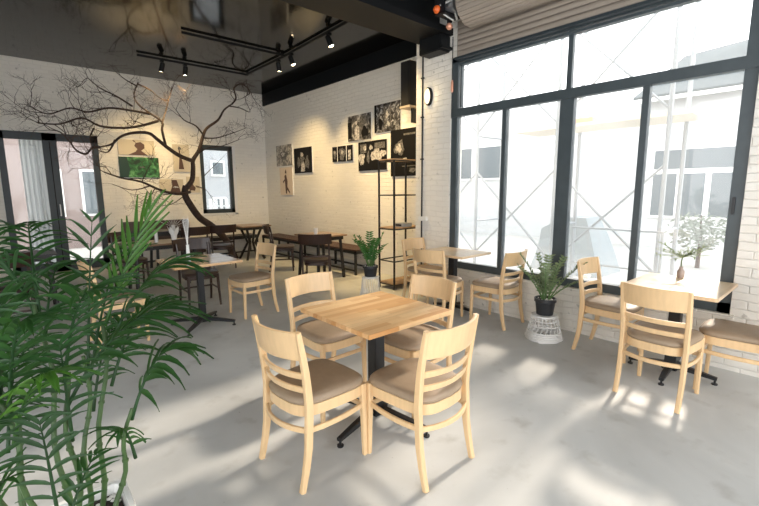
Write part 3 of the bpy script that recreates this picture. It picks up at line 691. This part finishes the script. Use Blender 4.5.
picture('right', 5.70, 5.06, 2.46, 2.92, PM[2], [(INK, rect(.0, .08, 0, 1)), (MID, rect(.38, .44, .1, .9)), (MID, rect(.62, .66, .2, .95)), (LITE, ell(.5, .6, .05, .14)), (INK, ell(.25, .3, .08, .2))], 'busy blue black crowd photo, topmost beside the loudspeaker')
picture('right', 6.16, 5.39, 1.83, 2.34, INK, [(MID, rect(.08, .30, .62, .92)), (LITE, ell(.12, .42, .12, .20)), (LITE, ell(.66, .52, .20, .20)), (LITE, ell(.25, .78, .06, .08)), (LITE, ell(.47, .78, .06, .08)), (MID, ell(.37, .45, .05, .2)), (MID, rect(.6, .95, .72, .92)), (LITE, ell(.9, .55, .10, .10))], 'large black photo with two round white shapes, behind the top of the metal shelf')
picture('right', 5.29, 4.60, 1.71, 2.46, INK, [(LITE, ell(.30, .60, .12, .11)), (MID, ell(.30, .60, .17, .15)), (LITE, ell(.28, .60, .10, .09)), (LITE, ell(.48, .34, .08, .05)), (MID, rect(.45, .95, .86, .90)), (MID, ell(.75, .12, .12, .05)), (MID, rect(.4, .9, .20, .22))], 'largest black photo, right behind the metal shelf and cut by the pilaster')
picture('back', 1.77, 2.43, 2.22, 2.52, CRM, [(BRN, [(.26, .0), (.80, .0), (.70, .16), (.62, .30), (.72, .48), (.72, .72), (.62, .88), (.48, .80), (.44, .60), (.52, .40), (.46, .22)]), (BRN, [(.5, .80), (.42, .9), (.40, 1), (.44, .98), (.48, .88)])], 'cream print with a dark head and shoulders silhouette, above the green picture')
picture('back', 1.76, 2.49, 1.77, 2.18, GRN, [(mat('dark_green_ink', (.01, .045, .03), .5), [(0, 0), (.20, 0), (.26, .4), (.20, 1), (0, 1)]), (MID, rect(.50, .62, .48, .54))], 'bright green leafy picture on the back wall')
picture('back', 2.78, 3.12, 1.90, 2.48, CRM, [(BRN, [(.30, .10), (.62, .10), (.55, .40), (.46, .62), (.44, .80), (.36, .80), (.38, .55)]), (MID, ell(.42, .86, .1, .06))], 'tall cream print with a long dark robed figure, right of the green picture')
picture('back', 2.47, 2.95, 1.45, 1.74, CRM, [(BRN, rect(0, 1, 0, .10)), (BRN, [(.42, .10), (.86, .10), (.80, .5), (.72, .95), (.50, .95), (.52, .5)]), (LITE, ell(.66, .42, .12, .06))], 'low cream print with a dark seated silhouette, under the robed figure print')
picture('back', 3.02, 3.30, 1.45, 1.80, CRM, [(BRN, ell(.4, .3, .25, .2))], 'small cream print half hidden by the tree trunk, left of the narrow window')

# ------------------------------------------------------------------ track lights
t = thing('light_track', 'black ceiling light track laid out in long straight runs', 'light track')
TZ = CZ-.03
for a, b_ in (((1.90, 8.30), (3.86, 8.30)), ((2.15, 6.74), (3.80, 6.74)), ((3.82, 8.32), (3.82, 6.74)), ((3.82, 6.74), (3.70, 4.15))):
    A = Vector((*a, TZ)); B = Vector((*b_, TZ))
    MB().sweep([A, B], .035, .03, (0, 0, 1)).build('track_rail', BLACK, t)
def spot(x, y, tx, ty, tz, label, on=22, z=TZ-.02):
    t = thing('track_spotlight', label, 'spotlight', (x, y, z), 0, 'black spotlights on the ceiling track')
    d = (Vector((tx, ty, tz))-Vector((x, y, z-.10))).normalized()
    MB().b2((-.03, -.03, -.03), (.03, .03, .005), bev=.004).tube([(0, 0, -.02), (0, 0, -.09)], .008, 8).build('bracket', BLACK, t)
    c = Vector((0, 0, -.10))
    MB().tube([c-d*.07, c-d*.055, c+d*.05, c+d*.075], [.028, .040, .042, .045], 16).build('lamp_head', BLACK, t, smooth=True)
    MB().tube([c+d*.072, c+d*.085], [.036, .026], 16).build('lamp_face', WARM, t)
    l = bpy.data.lights.new('spot_beam', 'SPOT'); l.energy = on; l.spot_size = R(80); l.spot_blend = 1; l.color = (1, .70, .32); l.shadow_soft_size = .03
    o = bpy.data.objects.new('spot_beam', l); COL.objects.link(o); o.parent = t; o.location = c+d*.10; o.rotation_euler = d.to_track_quat('-Z', 'Y').to_euler()
spot(3.82, 6.98, 4.95, 8.3, .9, 'black track spotlight aimed at the corner photos, left one of the lit pair', 75)
spot(3.81, 6.52, 4.85, 6.2, .9, 'black track spotlight aimed at the middle photos, right one of the lit pair', 75)
spot(2.28, 8.30, 2.1, 9.88, 1.6, 'black track spotlight over the back wall, left of the two there', 45)
spot(2.66, 8.28, 2.75, 9.88, 1.3, 'black track spotlight over the back wall, right of the two there', 50)
spot(3.76, 5.35, 4.95, 5.0, 1.0, 'black track spotlight aimed down behind the metal shelf', 80)
spot(3.70, 4.35, 4.95, 4.75, 1.2, 'black track spotlight at the end of the track next to the beam', 40)

# ------------------------------------------------------------------ bare tree
t = thing('bare_tree', 'tall leafless tree with a crooked dark trunk spreading twigs below the ceiling', 'tree')
TY = 8.55
def P3(x, y, dy=0): return at(x, y, TY+dy)
rt = random.Random(11)
TW = [MB() for _ in range(6)]
def limb(mb, pts, r0, r1, n=7):
    # smooth polyline
    P = [Vector(p) for p in pts]; Q = []
    for i in range(len(P)-1):
        a, b_ = P[i], P[i+1]; p0 = P[max(i-1, 0)]; p3 = P[min(i+2, len(P)-1)]
        for k in range(4):
            u = k/4; Q.append(.5*((2*a)+(-p0+b_)*u+(2*p0-5*a+4*b_-p3)*u*u+(-p0+3*a-3*b_+p3)*u**3))
    Q.append(P[-1]); m = len(Q); mb.tube(Q, [r0+(r1-r0)*i/(m-1) for i in range(m)], n); return Q
def twig(mb, p, d, L_, r, lv):
    n = 5; pts = [p]; q = Vector(p); dd = Vector(d).normalized()
    for i in range(n):
        dd = (dd+Vector((rt.gauss(0, .22), rt.gauss(0, .18), rt.gauss(.03, .22)))).normalized(); q = q+dd*L_/n
        q.z = min(q.z, CZ-.12); q.y = min(q.y, YB-.12); pts.append(q.copy())
    mb.tube(pts, [r*(1-.75*i/n) for i in range(n+1)], 4, cap=False)
    if lv > 0:
        for i in range(2, n+1):
            for s in range(1 if i < n else 2):
                if rt.random() < .9:
                    a = Vector((rt.gauss(0, 1), rt.gauss(0, .6), rt.gauss(.1, 1))).normalized()
                    twig(mb, pts[i], (dd*.8+a*.75), L_*rt.uniform(.5, .75), r*.55, lv-1)
trunk = [at(233, 255, 8.95), at(226, 240, 8.9), at(213, 227, 8.8), at(200, 218, 8.7), P3(191, 206), P3(185, 195), P3(186, 186)]
trunk[0] = Vector((trunk[0].x+.05, trunk[0].y, 0)); 
mb = MB(); limb(mb, trunk, .075, .058, 10)
A1 = [P3(186, 188), P3(192, 180), P3(193, 168), P3(193, 160), P3(199, 150), P3(203, 136, .1), P3(207, 128, .1), P3(218, 120, .2), P3(224, 110, .2), P3(232, 104, .2)]
limb(mb, A1, .052, .014)
A2 = [P3(193, 161), P3(180, 156, -.1), P3(168, 148, -.2), P3(158, 140, -.3), P3(148, 133, -.3), P3(132, 133, -.4), P3(120, 137, -.5), P3(112, 144, -.5), P3(100, 147, -.6)]
limb(mb, A2, .040, .012)
A3 = [P3(166, 147, -.2), P3(162, 130, -.1), P3(162, 122, 0), P3(148, 112, .1), P3(138, 104, .2), P3(134, 95, .3), P3(138, 82, .3)]
limb(mb, A3, .024, .008)
mb.build('trunk', BARK, t, smooth=True)
BR = [
 ([P3(158, 121), P3(140, 126, -.3), P3(122, 128, -.5), P3(100, 126, -.7), P3(82, 118, -.8), P3(60, 124, -.9), P3(38, 123, -1.0)], .014),
 ([P3(150, 114), P3(128, 110, .2), P3(108, 108, .3), P3(88, 112, .3), P3(70, 108, .3), P3(48, 114, .3), P3(30, 106, .3)], .012),
 ([P3(132, 106), P3(116, 96, -.3), P3(100, 88, -.4), P3(88, 78, -.4)], .010),
 ([P3(137, 86), P3(126, 80, .2), P3(116, 72, .3)], .008),
 ([P3(138, 84), P3(150, 90, .2), P3(160, 98, .3), P3(168, 100, .3), P3(172, 86, .3)], .009),
 ([P3(162, 124), P3(166, 110, .2), P3(170, 95, .2), P3(174, 84, .2)], .009),
 ([P3(232, 104, .2), P3(236, 98, .1), P3(234, 88, .1), P3(242, 84, .1), P3(250, 92, .1), P3(243, 98, 0)], .012),
 ([P3(228, 106, .2), P3(240, 108, .1), P3(250, 112, 0), P3(246, 102, 0)], .008),
 ([P3(204, 136, .1), P3(196, 126, -.2), P3(184, 120, -.3), P3(176, 110, -.3)], .010),
 ([P3(203, 138, .1), P3(216, 138, .3), P3(230, 134, .4), P3(246, 128, .4)], .009),
 ([P3(197, 154), P3(208, 148, -.2), P3(222, 146, -.3), P3(238, 140, -.3)], .008),
 ([P3(190, 192), P3(178, 194, -.2), P3(160, 190, -.3), P3(142, 182, -.4), P3(122, 178, -.5), P3(104, 172, -.6)], .017),
 ([P3(150, 186, -.3), P3(132, 190, -.5), P3(112, 184, -.6)], .007),
 ([P3(100, 147, -.6), P3(92, 148, -.7), P3(86, 154, -.7), P3(76, 150, -.8), P3(70, 142, -.8), P3(60, 132, -.8), P3(50, 130, -.8)], .012),
 ([P3(115, 140, -.5), P3(108, 152, -.6), P3(97, 150, -.6)], .010),
 ([P3(94, 128, -.7), P3(90, 138, -.7), P3(93, 150, -.7)], .008),
 ([P3(204, 176), P3(214, 166, .2), P3(222, 158, .3)], .006),
 ([P3(196, 186), P3(206, 190, .2), P3(213, 200, .2)], .006),
 ([P3(184, 196), P3(172, 204, -.2), P3(160, 206, -.3)], .006),
]
for i, (pts, r) in enumerate(BR):
    mb = MB(); Q = limb(mb, pts, r*1.7, r*.6, 6)
    for k in range(3, len(Q), 3):
        d = (Q[k]-Q[k-1]).normalized(); a = Vector((rt.gauss(0, 1), rt.gauss(0, .6), rt.gauss(.35, .8))).normalized()
        twig(mb, Q[k], d*.6+a*.8, rt.uniform(.22, .48) if i < 15 else .2, r*.62, 2 if i < 15 else 1)
    twig(mb, Q[-1], (Q[-1]-Q[-3]), .3, r*.45, 2)
    mb.build('branch', BARK, t, fix=False)

# ------------------------------------------------------------------ potted palm
t = thing('potted_palm', 'big bushy palm with cane stems in a square white planter at the lower left', 'potted palm', (.03, 1.575, 0))
w = .205; h = .40
def sq(k, z): 
    c = .02; q = k-c
    return [(q, k, z), (-q, k, z), (-k, q, z), (-k, -q, z), (-q, -k, z), (q, -k, z), (k, -q, z), (k, q, z)]
MB().loops([sq(w*.82, 0), sq(w*.99, h-.03), sq(w, h-.01), sq(w-.005, h), sq(w-.022, h), sq(w-.028, h-.05), sq(w*.72, .02)]).build('planter', CERAM, t, smooth=True)
MB().loops([sq(w-.03, h-.08), sq(w-.03, h-.035)]).build('soil', SOIL, t)
rp_ = random.Random(5); mb = MB()
for i in range(260):
    x, y = rp_.uniform(-.165, .165), rp_.uniform(-.165, .165); r = rp_.uniform(.006, .012)
    mb.lathe([(.001, -r*.6), (r, 0), (.001, r*.6)], (x, y, h-.032), 6, 1, rp_.uniform(.6, 1), cap=False)
o = mb.build('pebbles', PEB, t, smooth=True); o['kind'] = 'stuff'
def leaflet(mb, p, d, L_, wd, droop, up, rnd):
    """lance leaf: p start, d direction, droop by gravity"""
    n = 5; d = d.normalized(); s = d.cross(up)
    if s.length < 1e-3: s = d.orthogonal()
    s.normalize(); q = Vector(p); dd = d.copy(); rows = []
    prof = [.25, .85, 1, .8, .45, .02]
    for i in range(n+1):
        nn = s.cross(dd).normalized()
        rows.append((q-s*wd*prof[i]/2+nn*wd*.12, q-nn*wd*.10, q+s*wd*prof[i]/2+nn*wd*.12))
        dd = (dd+Vector((0, 0, -droop/n))).normalized(); q = q+dd*L_/n
    vs = [[mb.bm.verts.new(c) for c in r] for r in rows]
    for a, b_ in zip(vs, vs[1:]):
        mb._f((a[0], a[1], b_[1], b_[0])); mb._f((a[1], a[2], b_[2], b_[1]))
def frond(base, ctrl, tip, ll, npair, mats, parent, rnd, droop=.5, wd=.024, start=.22, spread=55):
    base, ctrl, tip = Vector(base), Vector(ctrl), Vector(tip)
    mb = MB(); pts = [bez(base, ctrl, tip, i/12) for i in range(13)]
    mb.tube(pts, [.006-.0048*i/12 for i in range(13)], 5)
    for k in range(npair):
        f = start+(1-start)*k/(npair-1); p = bez(base, ctrl, tip, f); tg = (bez(base, ctrl, tip, min(1, f+.02))-bez(base, ctrl, tip, f-.02)).normalized()
        side = tg.cross(Vector((0, 0, 1))); side = side.normalized() if side.length > .05 else Vector((1, 0, 0)); up = side.cross(tg)
        env = (.55+.45*math.sin(PI*min(1, (f-start)/(1-start)*.8+.15)))*(1 if f < .9 else .8)
        for s in (-1, 1):
            a = R(spread*(1-.55*f))*rnd.uniform(.85, 1.15); d = tg*math.cos(a)+side*s*math.sin(a)+up*rnd.uniform(-.05, .22)
            leaflet(mb, p, d, ll*env*rnd.uniform(.85, 1.1), wd*(.75+.35*env), droop*rnd.uniform(.6, 1.4), up, rnd)
    o = mb.build('frond', mats, parent, fix=False); o.data.shade_smooth(); return o
pc = Vector((.03, 1.575, 0)); inv = lambda v: Vector(v)-pc
canes = [(.10, .07, 1.06), (.02, .10, 1.15), (-.07, .05, 1.0), (.12, -.05, .78), (.04, -.02, .95), (-.05, -.06, .9), (-.12, .10, .85), (.07, .13, .92), (-.10, -.12, .7), (.0, -.13, .62)]
tops = []
for i, (x, y, z) in enumerate(canes):
    tx, ty = x*1.7+rp_.uniform(-.03, .03), y*1.5+rp_.uniform(-.02, .04)
    pts = [Vector((x, y, h-.05)).lerp(Vector((tx, ty, z)), k/10)+Vector((.012*math.sin(k+i), .01*math.cos(k*.8+i), 0)) for k in range(11)]
    rad = [.0095-.0035*k/10 for k in range(11)]
    mb = MB().tube(pts, rad, 8)
    for k in (2, 4, 6, 8): mb.tube([pts[k]-Vector((0, 0, .004)), pts[k]+Vector((0, 0, .004))], rad[k]+.0025, 8)
    mb.build('cane', STEM, t, smooth=True); tops.append(Vector((tx, ty, z)))
def pf(base_i, drop, tipx, tipy, tipY, lift, ll, n=15, m=PALM, droop=.5, wd=.024, spread=55):
    b_ = tops[base_i]-Vector((0, 0, drop)); tip = inv(at(tipx, tipy, tipY)); c = (b_*.55+tip*.45)+Vector((0, 0, lift))
    frond(b_, c, tip, ll*1.2, n, m, t, rp_, droop*1.25, wd*1.12, spread=spread)
# fronds facing the room, longest first
pf(0, .02, 150, 210, 1.72, .03, .17, 9, PALMY, .10, .020, 52)
pf(7, .05, 92, 222, 1.95, .05, .12, 8, PALM, .4, .012, 60)
pf(0, .12, 178, 262, 1.62, .15, .19, 12, PALM, .8, .019)
pf(4, .10, 178, 305, 1.50, .16, .17, 12, PALM, .7, .019)
pf(3, .04, 178, 345, 1.52, .13, .15, 10, PALM, 1.1, .021)
pf(1, .04, 28, 222, 2.0, .14, .16, 11, PALM, .8, .012)
pf(2, .30, 20, 350, 1.9, .10, .15, 10, PALM, .9, .015)
pf(1, .10, -20, 250, 1.7, .15, .20, 11, PALM, .8, .014)
pf(2, .05, -5, 220, 2.05, .2, .18, 11, PALM, .9, .012)
pf(5, .02, 25, 320, 1.40, .14, .15, 10, PALM, .8, .017)
pf(2, .12, -45, 310, 1.55, .14, .19, 11, PALM, .8, .018)
pf(4, .02, 92, 290, 1.40, .14, .16, 11, PALM, .8, .017)
pf(6, .02, -60, 250, 1.8, .18, .20, 11, PALM, .8, .016)
pf(7, .10, 128, 236, 2.1, .14, .15, 11, PALM, .8, .014)
pf(0, .24, 152, 300, 1.78, .10, .17, 11, PALM, .9, .016)
pf(3, .18, 120, 430, 1.50, .08, .10, 7, PALM, .8, .013)
pf(9, .05, 40, 425, 1.32, .10, .11, 8, PALM, .8, .014)
pf(8, .02, -15, 430, 1.35, .10, .12, 8, PALM, .8, .016)
pf(8, .12, 6, 480, 1.40, .08, .10, 7, PALM, .7, .014)
pf(4, .22, 60, 345, 1.40, .09, .14, 9, PALM, .9, .016)
pf(1, .18, 60, 262, 2.0, .12, .16, 11, PALM, .8, .014)
pf(6, .10, -10, 340, 1.95, .12, .16, 10, PALM, .8, .014)
pf(7, .22, 112, 330, 1.9, .10, .14, 9, PALM, .9, .014)
pf(2, .20, 0, 300, 1.62, .12, .16, 11, PALM, .9, .017)
pf(5, .10, 50, 372, 1.38, .10, .14, 10, PALMY, .9, .016)
pf(6, .16, -20, 400, 1.55, .10, .15, 10, PALM, .9, .017)
pf(9, .10, 95, 455, 1.48, .06, .09, 7, PALM, .6, .012)

# ------------------------------------------------------------------ zz plants
def zz(label, x, y, z, pr, ph, spec, leafm, stemm, seed, nm='zz_plant', lf=.062):
    rnd = random.Random(seed); t = thing(nm, label, 'potted plant', (x, y, z))
    MB().lathe([(pr*.74, 0), (pr*.9, ph*.75), (pr*.93, ph*.78), (pr, ph*.80), (pr, ph), (pr*.9, ph), (pr*.86, ph*.85), (.001, ph*.84)], n=28).build('pot', POTB, t, smooth=True)
    MB().lathe([(pr*.87, ph*.80), (pr*.87, ph*.90), (.001, ph*.92)], n=24).build('soil', SOIL, t)
    mb = MB()
    for i in range(40):
        a = rnd.uniform(0, 2*PI); r = pr*.8*math.sqrt(rnd.random()); q = rnd.uniform(.006, .012); mb.lathe([(.001, -q), (q, 0), (.001, q*.7)], (r*math.cos(a), r*math.sin(a), ph*.93), 6, cap=False)
    o = mb.build('pebbles', PEB, t, smooth=True); o['kind'] = 'stuff'
    for az, lean, L_ in spec:
        d = Vector((math.cos(az), math.sin(az), 0)); b_ = d*pr*.3+Vector((0, 0, ph*.9)); tip = d*(L_*math.sin(lean))+Vector((0, 0, ph+L_*math.cos(lean))); c = b_*.5+tip*.5+Vector((0, 0, L_*.12))-d*L_*.06
        mb = MB(); pts = [bez(b_, c, tip, i/10) for i in range(11)]
        mb.tube(pts, [.007-.005*i/10 for i in range(11)], 6)
        n = int(L_/.040); mb.mi = 1
        for k in range(n):
            f = .22+.78*k/n; p = bez(b_, c, tip, f); tg = (bez(b_, c, tip, min(1, f+.03))-p).normalized() if f < .97 else (tip-p).normalized()
            sd = tg.cross(Vector((0, 0, 1)));
            if sd.length < .1: sd = Vector((-d.y, d.x, 0))
            sd.normalize(); up = sd.cross(tg)
            for s in (-1, 1):
                dd = tg*.42+sd*s*.9+up*rnd.uniform(0, .45)
                leaflet(mb, p, dd, lf*rnd.uniform(.8, 1.15), lf*.40, .15, up, rnd)
        o = mb.build('frond', [stemm, leafm], t, fix=False); o.data.shade_smooth()
    return t
rz_ = random.Random(3)
spA = [(2*PI*i/13+rz_.uniform(-.2, .2), rz_.uniform(.12, .75), rz_.uniform(.34, .50)) for i in range(13)]
SX, SY = 3.60, 4.28
zz('lush green plant in a charcoal pot on the white wire stool by the slatted bench', SX, SY, .335, .105, .145, spA, ZZ, ZZB, 4)
spB = [(R(120), .55, .52), (R(150), .75, .46), (R(-60), .75, .52), (R(-75), 1.0, .40), (R(20), .3, .44), (R(200), .35, .40), (R(90), .25, .46), (R(-30), .45, .46), (R(250), .6, .28), (R(60), .8, .28), (R(-100), .35, .40), (R(170), .2, .26)]
BX, BY = 3.92, 1.96
zz('sparse pale green plant in a charcoal pot on the white woven basket', BX, BY, .255, .105, .165, spB, PALEZ, ZZB, 9)
# white wire stool
t = thing('wire_stool', 'white wire stool with a waisted base under the lush green plant', 'stool', (SX, SY, 0))
MB().lathe([(.115, .322), (.120, .324), (.120, .333), (.115, .335)], n=28).build('stool_seat', WHITE, t, smooth=True)
MB().tube([(.165*math.cos(2*PI*i/28), .165*math.sin(2*PI*i/28), .006) for i in range(29)], .005, 6).tube([(.11*math.cos(2*PI*i/28), .11*math.sin(2*PI*i/28), .318) for i in range(29)], .004, 6).build('hoop', WHITE, t, smooth=True)
for i in range(26):
    a = 2*PI*i/26
    MB().tube([(.11*math.cos(a), .11*math.sin(a), .318), (.125*math.cos(a+.05), .125*math.sin(a+.05), .16), (.165*math.cos(a+.1), .165*math.sin(a+.1), .006)], .0042, 5).build('wire', WHITE, t, smooth=True)
# white woven basket
t = thing('woven_basket', 'white woven basket turned over as a stand for the pale green plant', 'basket', (BX, BY, 0))
MB().lathe([(.118, .243), (.122, .246), (.122, .253), (.001, .255)], n=28).build('basket_base', WHITE, t, smooth=True)
def hoop(r, z, tr, wob=0): return [((r+wob*math.sin(i*PI/2))*math.cos(2*PI*i/36), (r+wob*math.sin(i*PI/2))*math.sin(2*PI*i/36), z) for i in range(37)], tr
for z0, r_ in ((.012, .165), (.030, .166), (.048, .164), (.066, .161), (.084, .156)):
    pth, tr_ = hoop(r_, z0, .0095, .003); MB().tube(pth, tr_, 6).build('woven_band', WHITE, t, smooth=True)
for z0, r_ in ((.150, .140), (.200, .129), (.240, .120)):
    pth, tr_ = hoop(r_, z0, .006, .002); MB().tube(pth, tr_, 6).build('woven_band', WHITE, t, smooth=True)
for i in range(22):
    a = 2*PI*i/22
    MB().tube([(.155*math.cos(a), .155*math.sin(a), .09), (.142*math.cos(a+.14), .142*math.sin(a+.14), .15), (.121*math.cos(a), .121*math.sin(a), .245)], .0045, 5).build('lattice_rod', WHITE, t, smooth=True)
for i in range(4):
    a = R(20)+PI/2*i
    MB().box((.158*math.cos(a), .158*math.sin(a), .022), (.05, .07, .044), rot=(0, 0, a), bev=.012).build('basket_foot', WHITE, t, smooth=True)

# ------------------------------------------------------------------ small things on tables
t = thing('bottle_tree', 'tiny tree like sprig in a small glass bottle on the right window table', 'vase', (4.20, .93, .745))
MB().lathe([(.024, 0), (.027, .01), (.027, .055), (.014, .075), (.014, .095)], n=16).build('bottle', mat('amber_glass', (.42, .33, .28), .1), t, smooth=True)
mb = MB().tube([(0, 0, .06), (.003, .004, .14), (-.003, -.008, .20)], .005, 6); rs = random.Random(2)
for i in range(26):
    a = rs.uniform(0, 2*PI); L_ = rs.uniform(.08, .22); e = rs.uniform(-.05, .7)
    d = Vector((math.cos(a)*math.cos(e), math.sin(a)*math.cos(e), math.sin(e))); p0 = Vector((0, 0, .17)); p1 = p0+d*L_
    mb.tube([p0, p0+d*L_*.5+Vector((0, 0, .01)), p1], .0016, 4)
    for k in range(5): leaflet(mb, p0+d*L_*(.35+.16*k), d+Vector((rs.uniform(-1, 1), rs.uniform(-1, 1), rs.uniform(-.5, .6))), .035, .012, .1, Vector((0, 0, 1)), rs)
mb.build('sprig', PALEZ, t, fix=False)
t = thing('tumbler', 'white paper cup standing on the brown topped table by the slatted bench', 'cup', (3.84, 5.98, .745))
MB().lathe([(.028, 0), (.040, .115), (.042, .118), (.037, .118), (.026, .006), (.001, .005)], n=20).build('cup_body', PAPER, t, smooth=True)
t = thing('napkin_cup', 'white cup stuffed with upright pointed paper napkins behind the palm', 'napkin holder', (1.84, 6.78, .745))
MB().lathe([(.035, 0), (.045, .10), (.040, .10), (.03, .005), (.001, .004)], n=16).build('cup_body', CERAM, t, smooth=True)
for i in range(5):
    a = i*1.3; c, s = math.cos(a), math.sin(a)
    MB().poly([(c*.01, s*.01, .02), (c*.05-s*.045, s*.05+c*.045, .14), (c*.085, s*.085, .23), (c*.05+s*.045, s*.05-c*.045, .14)], (.002*c, .002*s, .001)).build('napkin', PAPER, t)
t = thing('bud_vase', 'slim white bud vase with a dark sprig, left of the napkin cup', 'vase', (1.60, 6.80, .745))
MB().lathe([(.024, 0), (.026, .02), (.022, .14), (.022, .17)], n=14).build('vase_body', CERAM, t, smooth=True)
mb = MB().tube([(0, 0, .1), (0, 0, .26)], .003, 5)
for i in range(10): leaflet(mb, Vector((0, 0, .18+.012*i)), Vector((math.cos(i*2), math.sin(i*2), .8)), .05, .012, .1, Vector((0, 0, 1)), rs)
mb.build('sprig', ZZ, t, fix=False)
t = thing('glass_vase', 'slim clear vase with tall pale dried stems on the table behind the palm', 'vase', (1.33, 4.46, .745))
gm = mat('pale_clear_vase', (.8, .82, .8), .08); 
MB().lathe([(.020, 0), (.022, .01), (.018, .12), (.014, .20), (.017, .21)], n=14).build('vase_body', gm, t, smooth=True)
for i in range(6):
    a = i*1.05; MB().tube([(0, 0, .15), (.012*math.cos(a), .012*math.sin(a), .32), (.03*math.cos(a), .03*math.sin(a), .46+.02*(i % 3))], [.0014, .0018, .0025], 5).build('dried_stem', PAPER, t)
t = thing('dried_twig_vase', 'small white jar with dry white twigs on the shaded table under the tree', 'vase', (2.35, 8.66, .745))
MB().lathe([(.03, 0), (.04, .03), (.03, .09), (.034, .10)], n=14).build('vase_body', CERAM, t, smooth=True)
for i in range(9):
    a = R(-70+i*17); MB().tube([(0, 0, .06), (-math.sin(a)*.12, 0, .06+.14*math.cos(a)), (-math.sin(a)*.26, .02, .06+.30*math.cos(a))], .003, 4).build('dry_twig', PAPER, t)
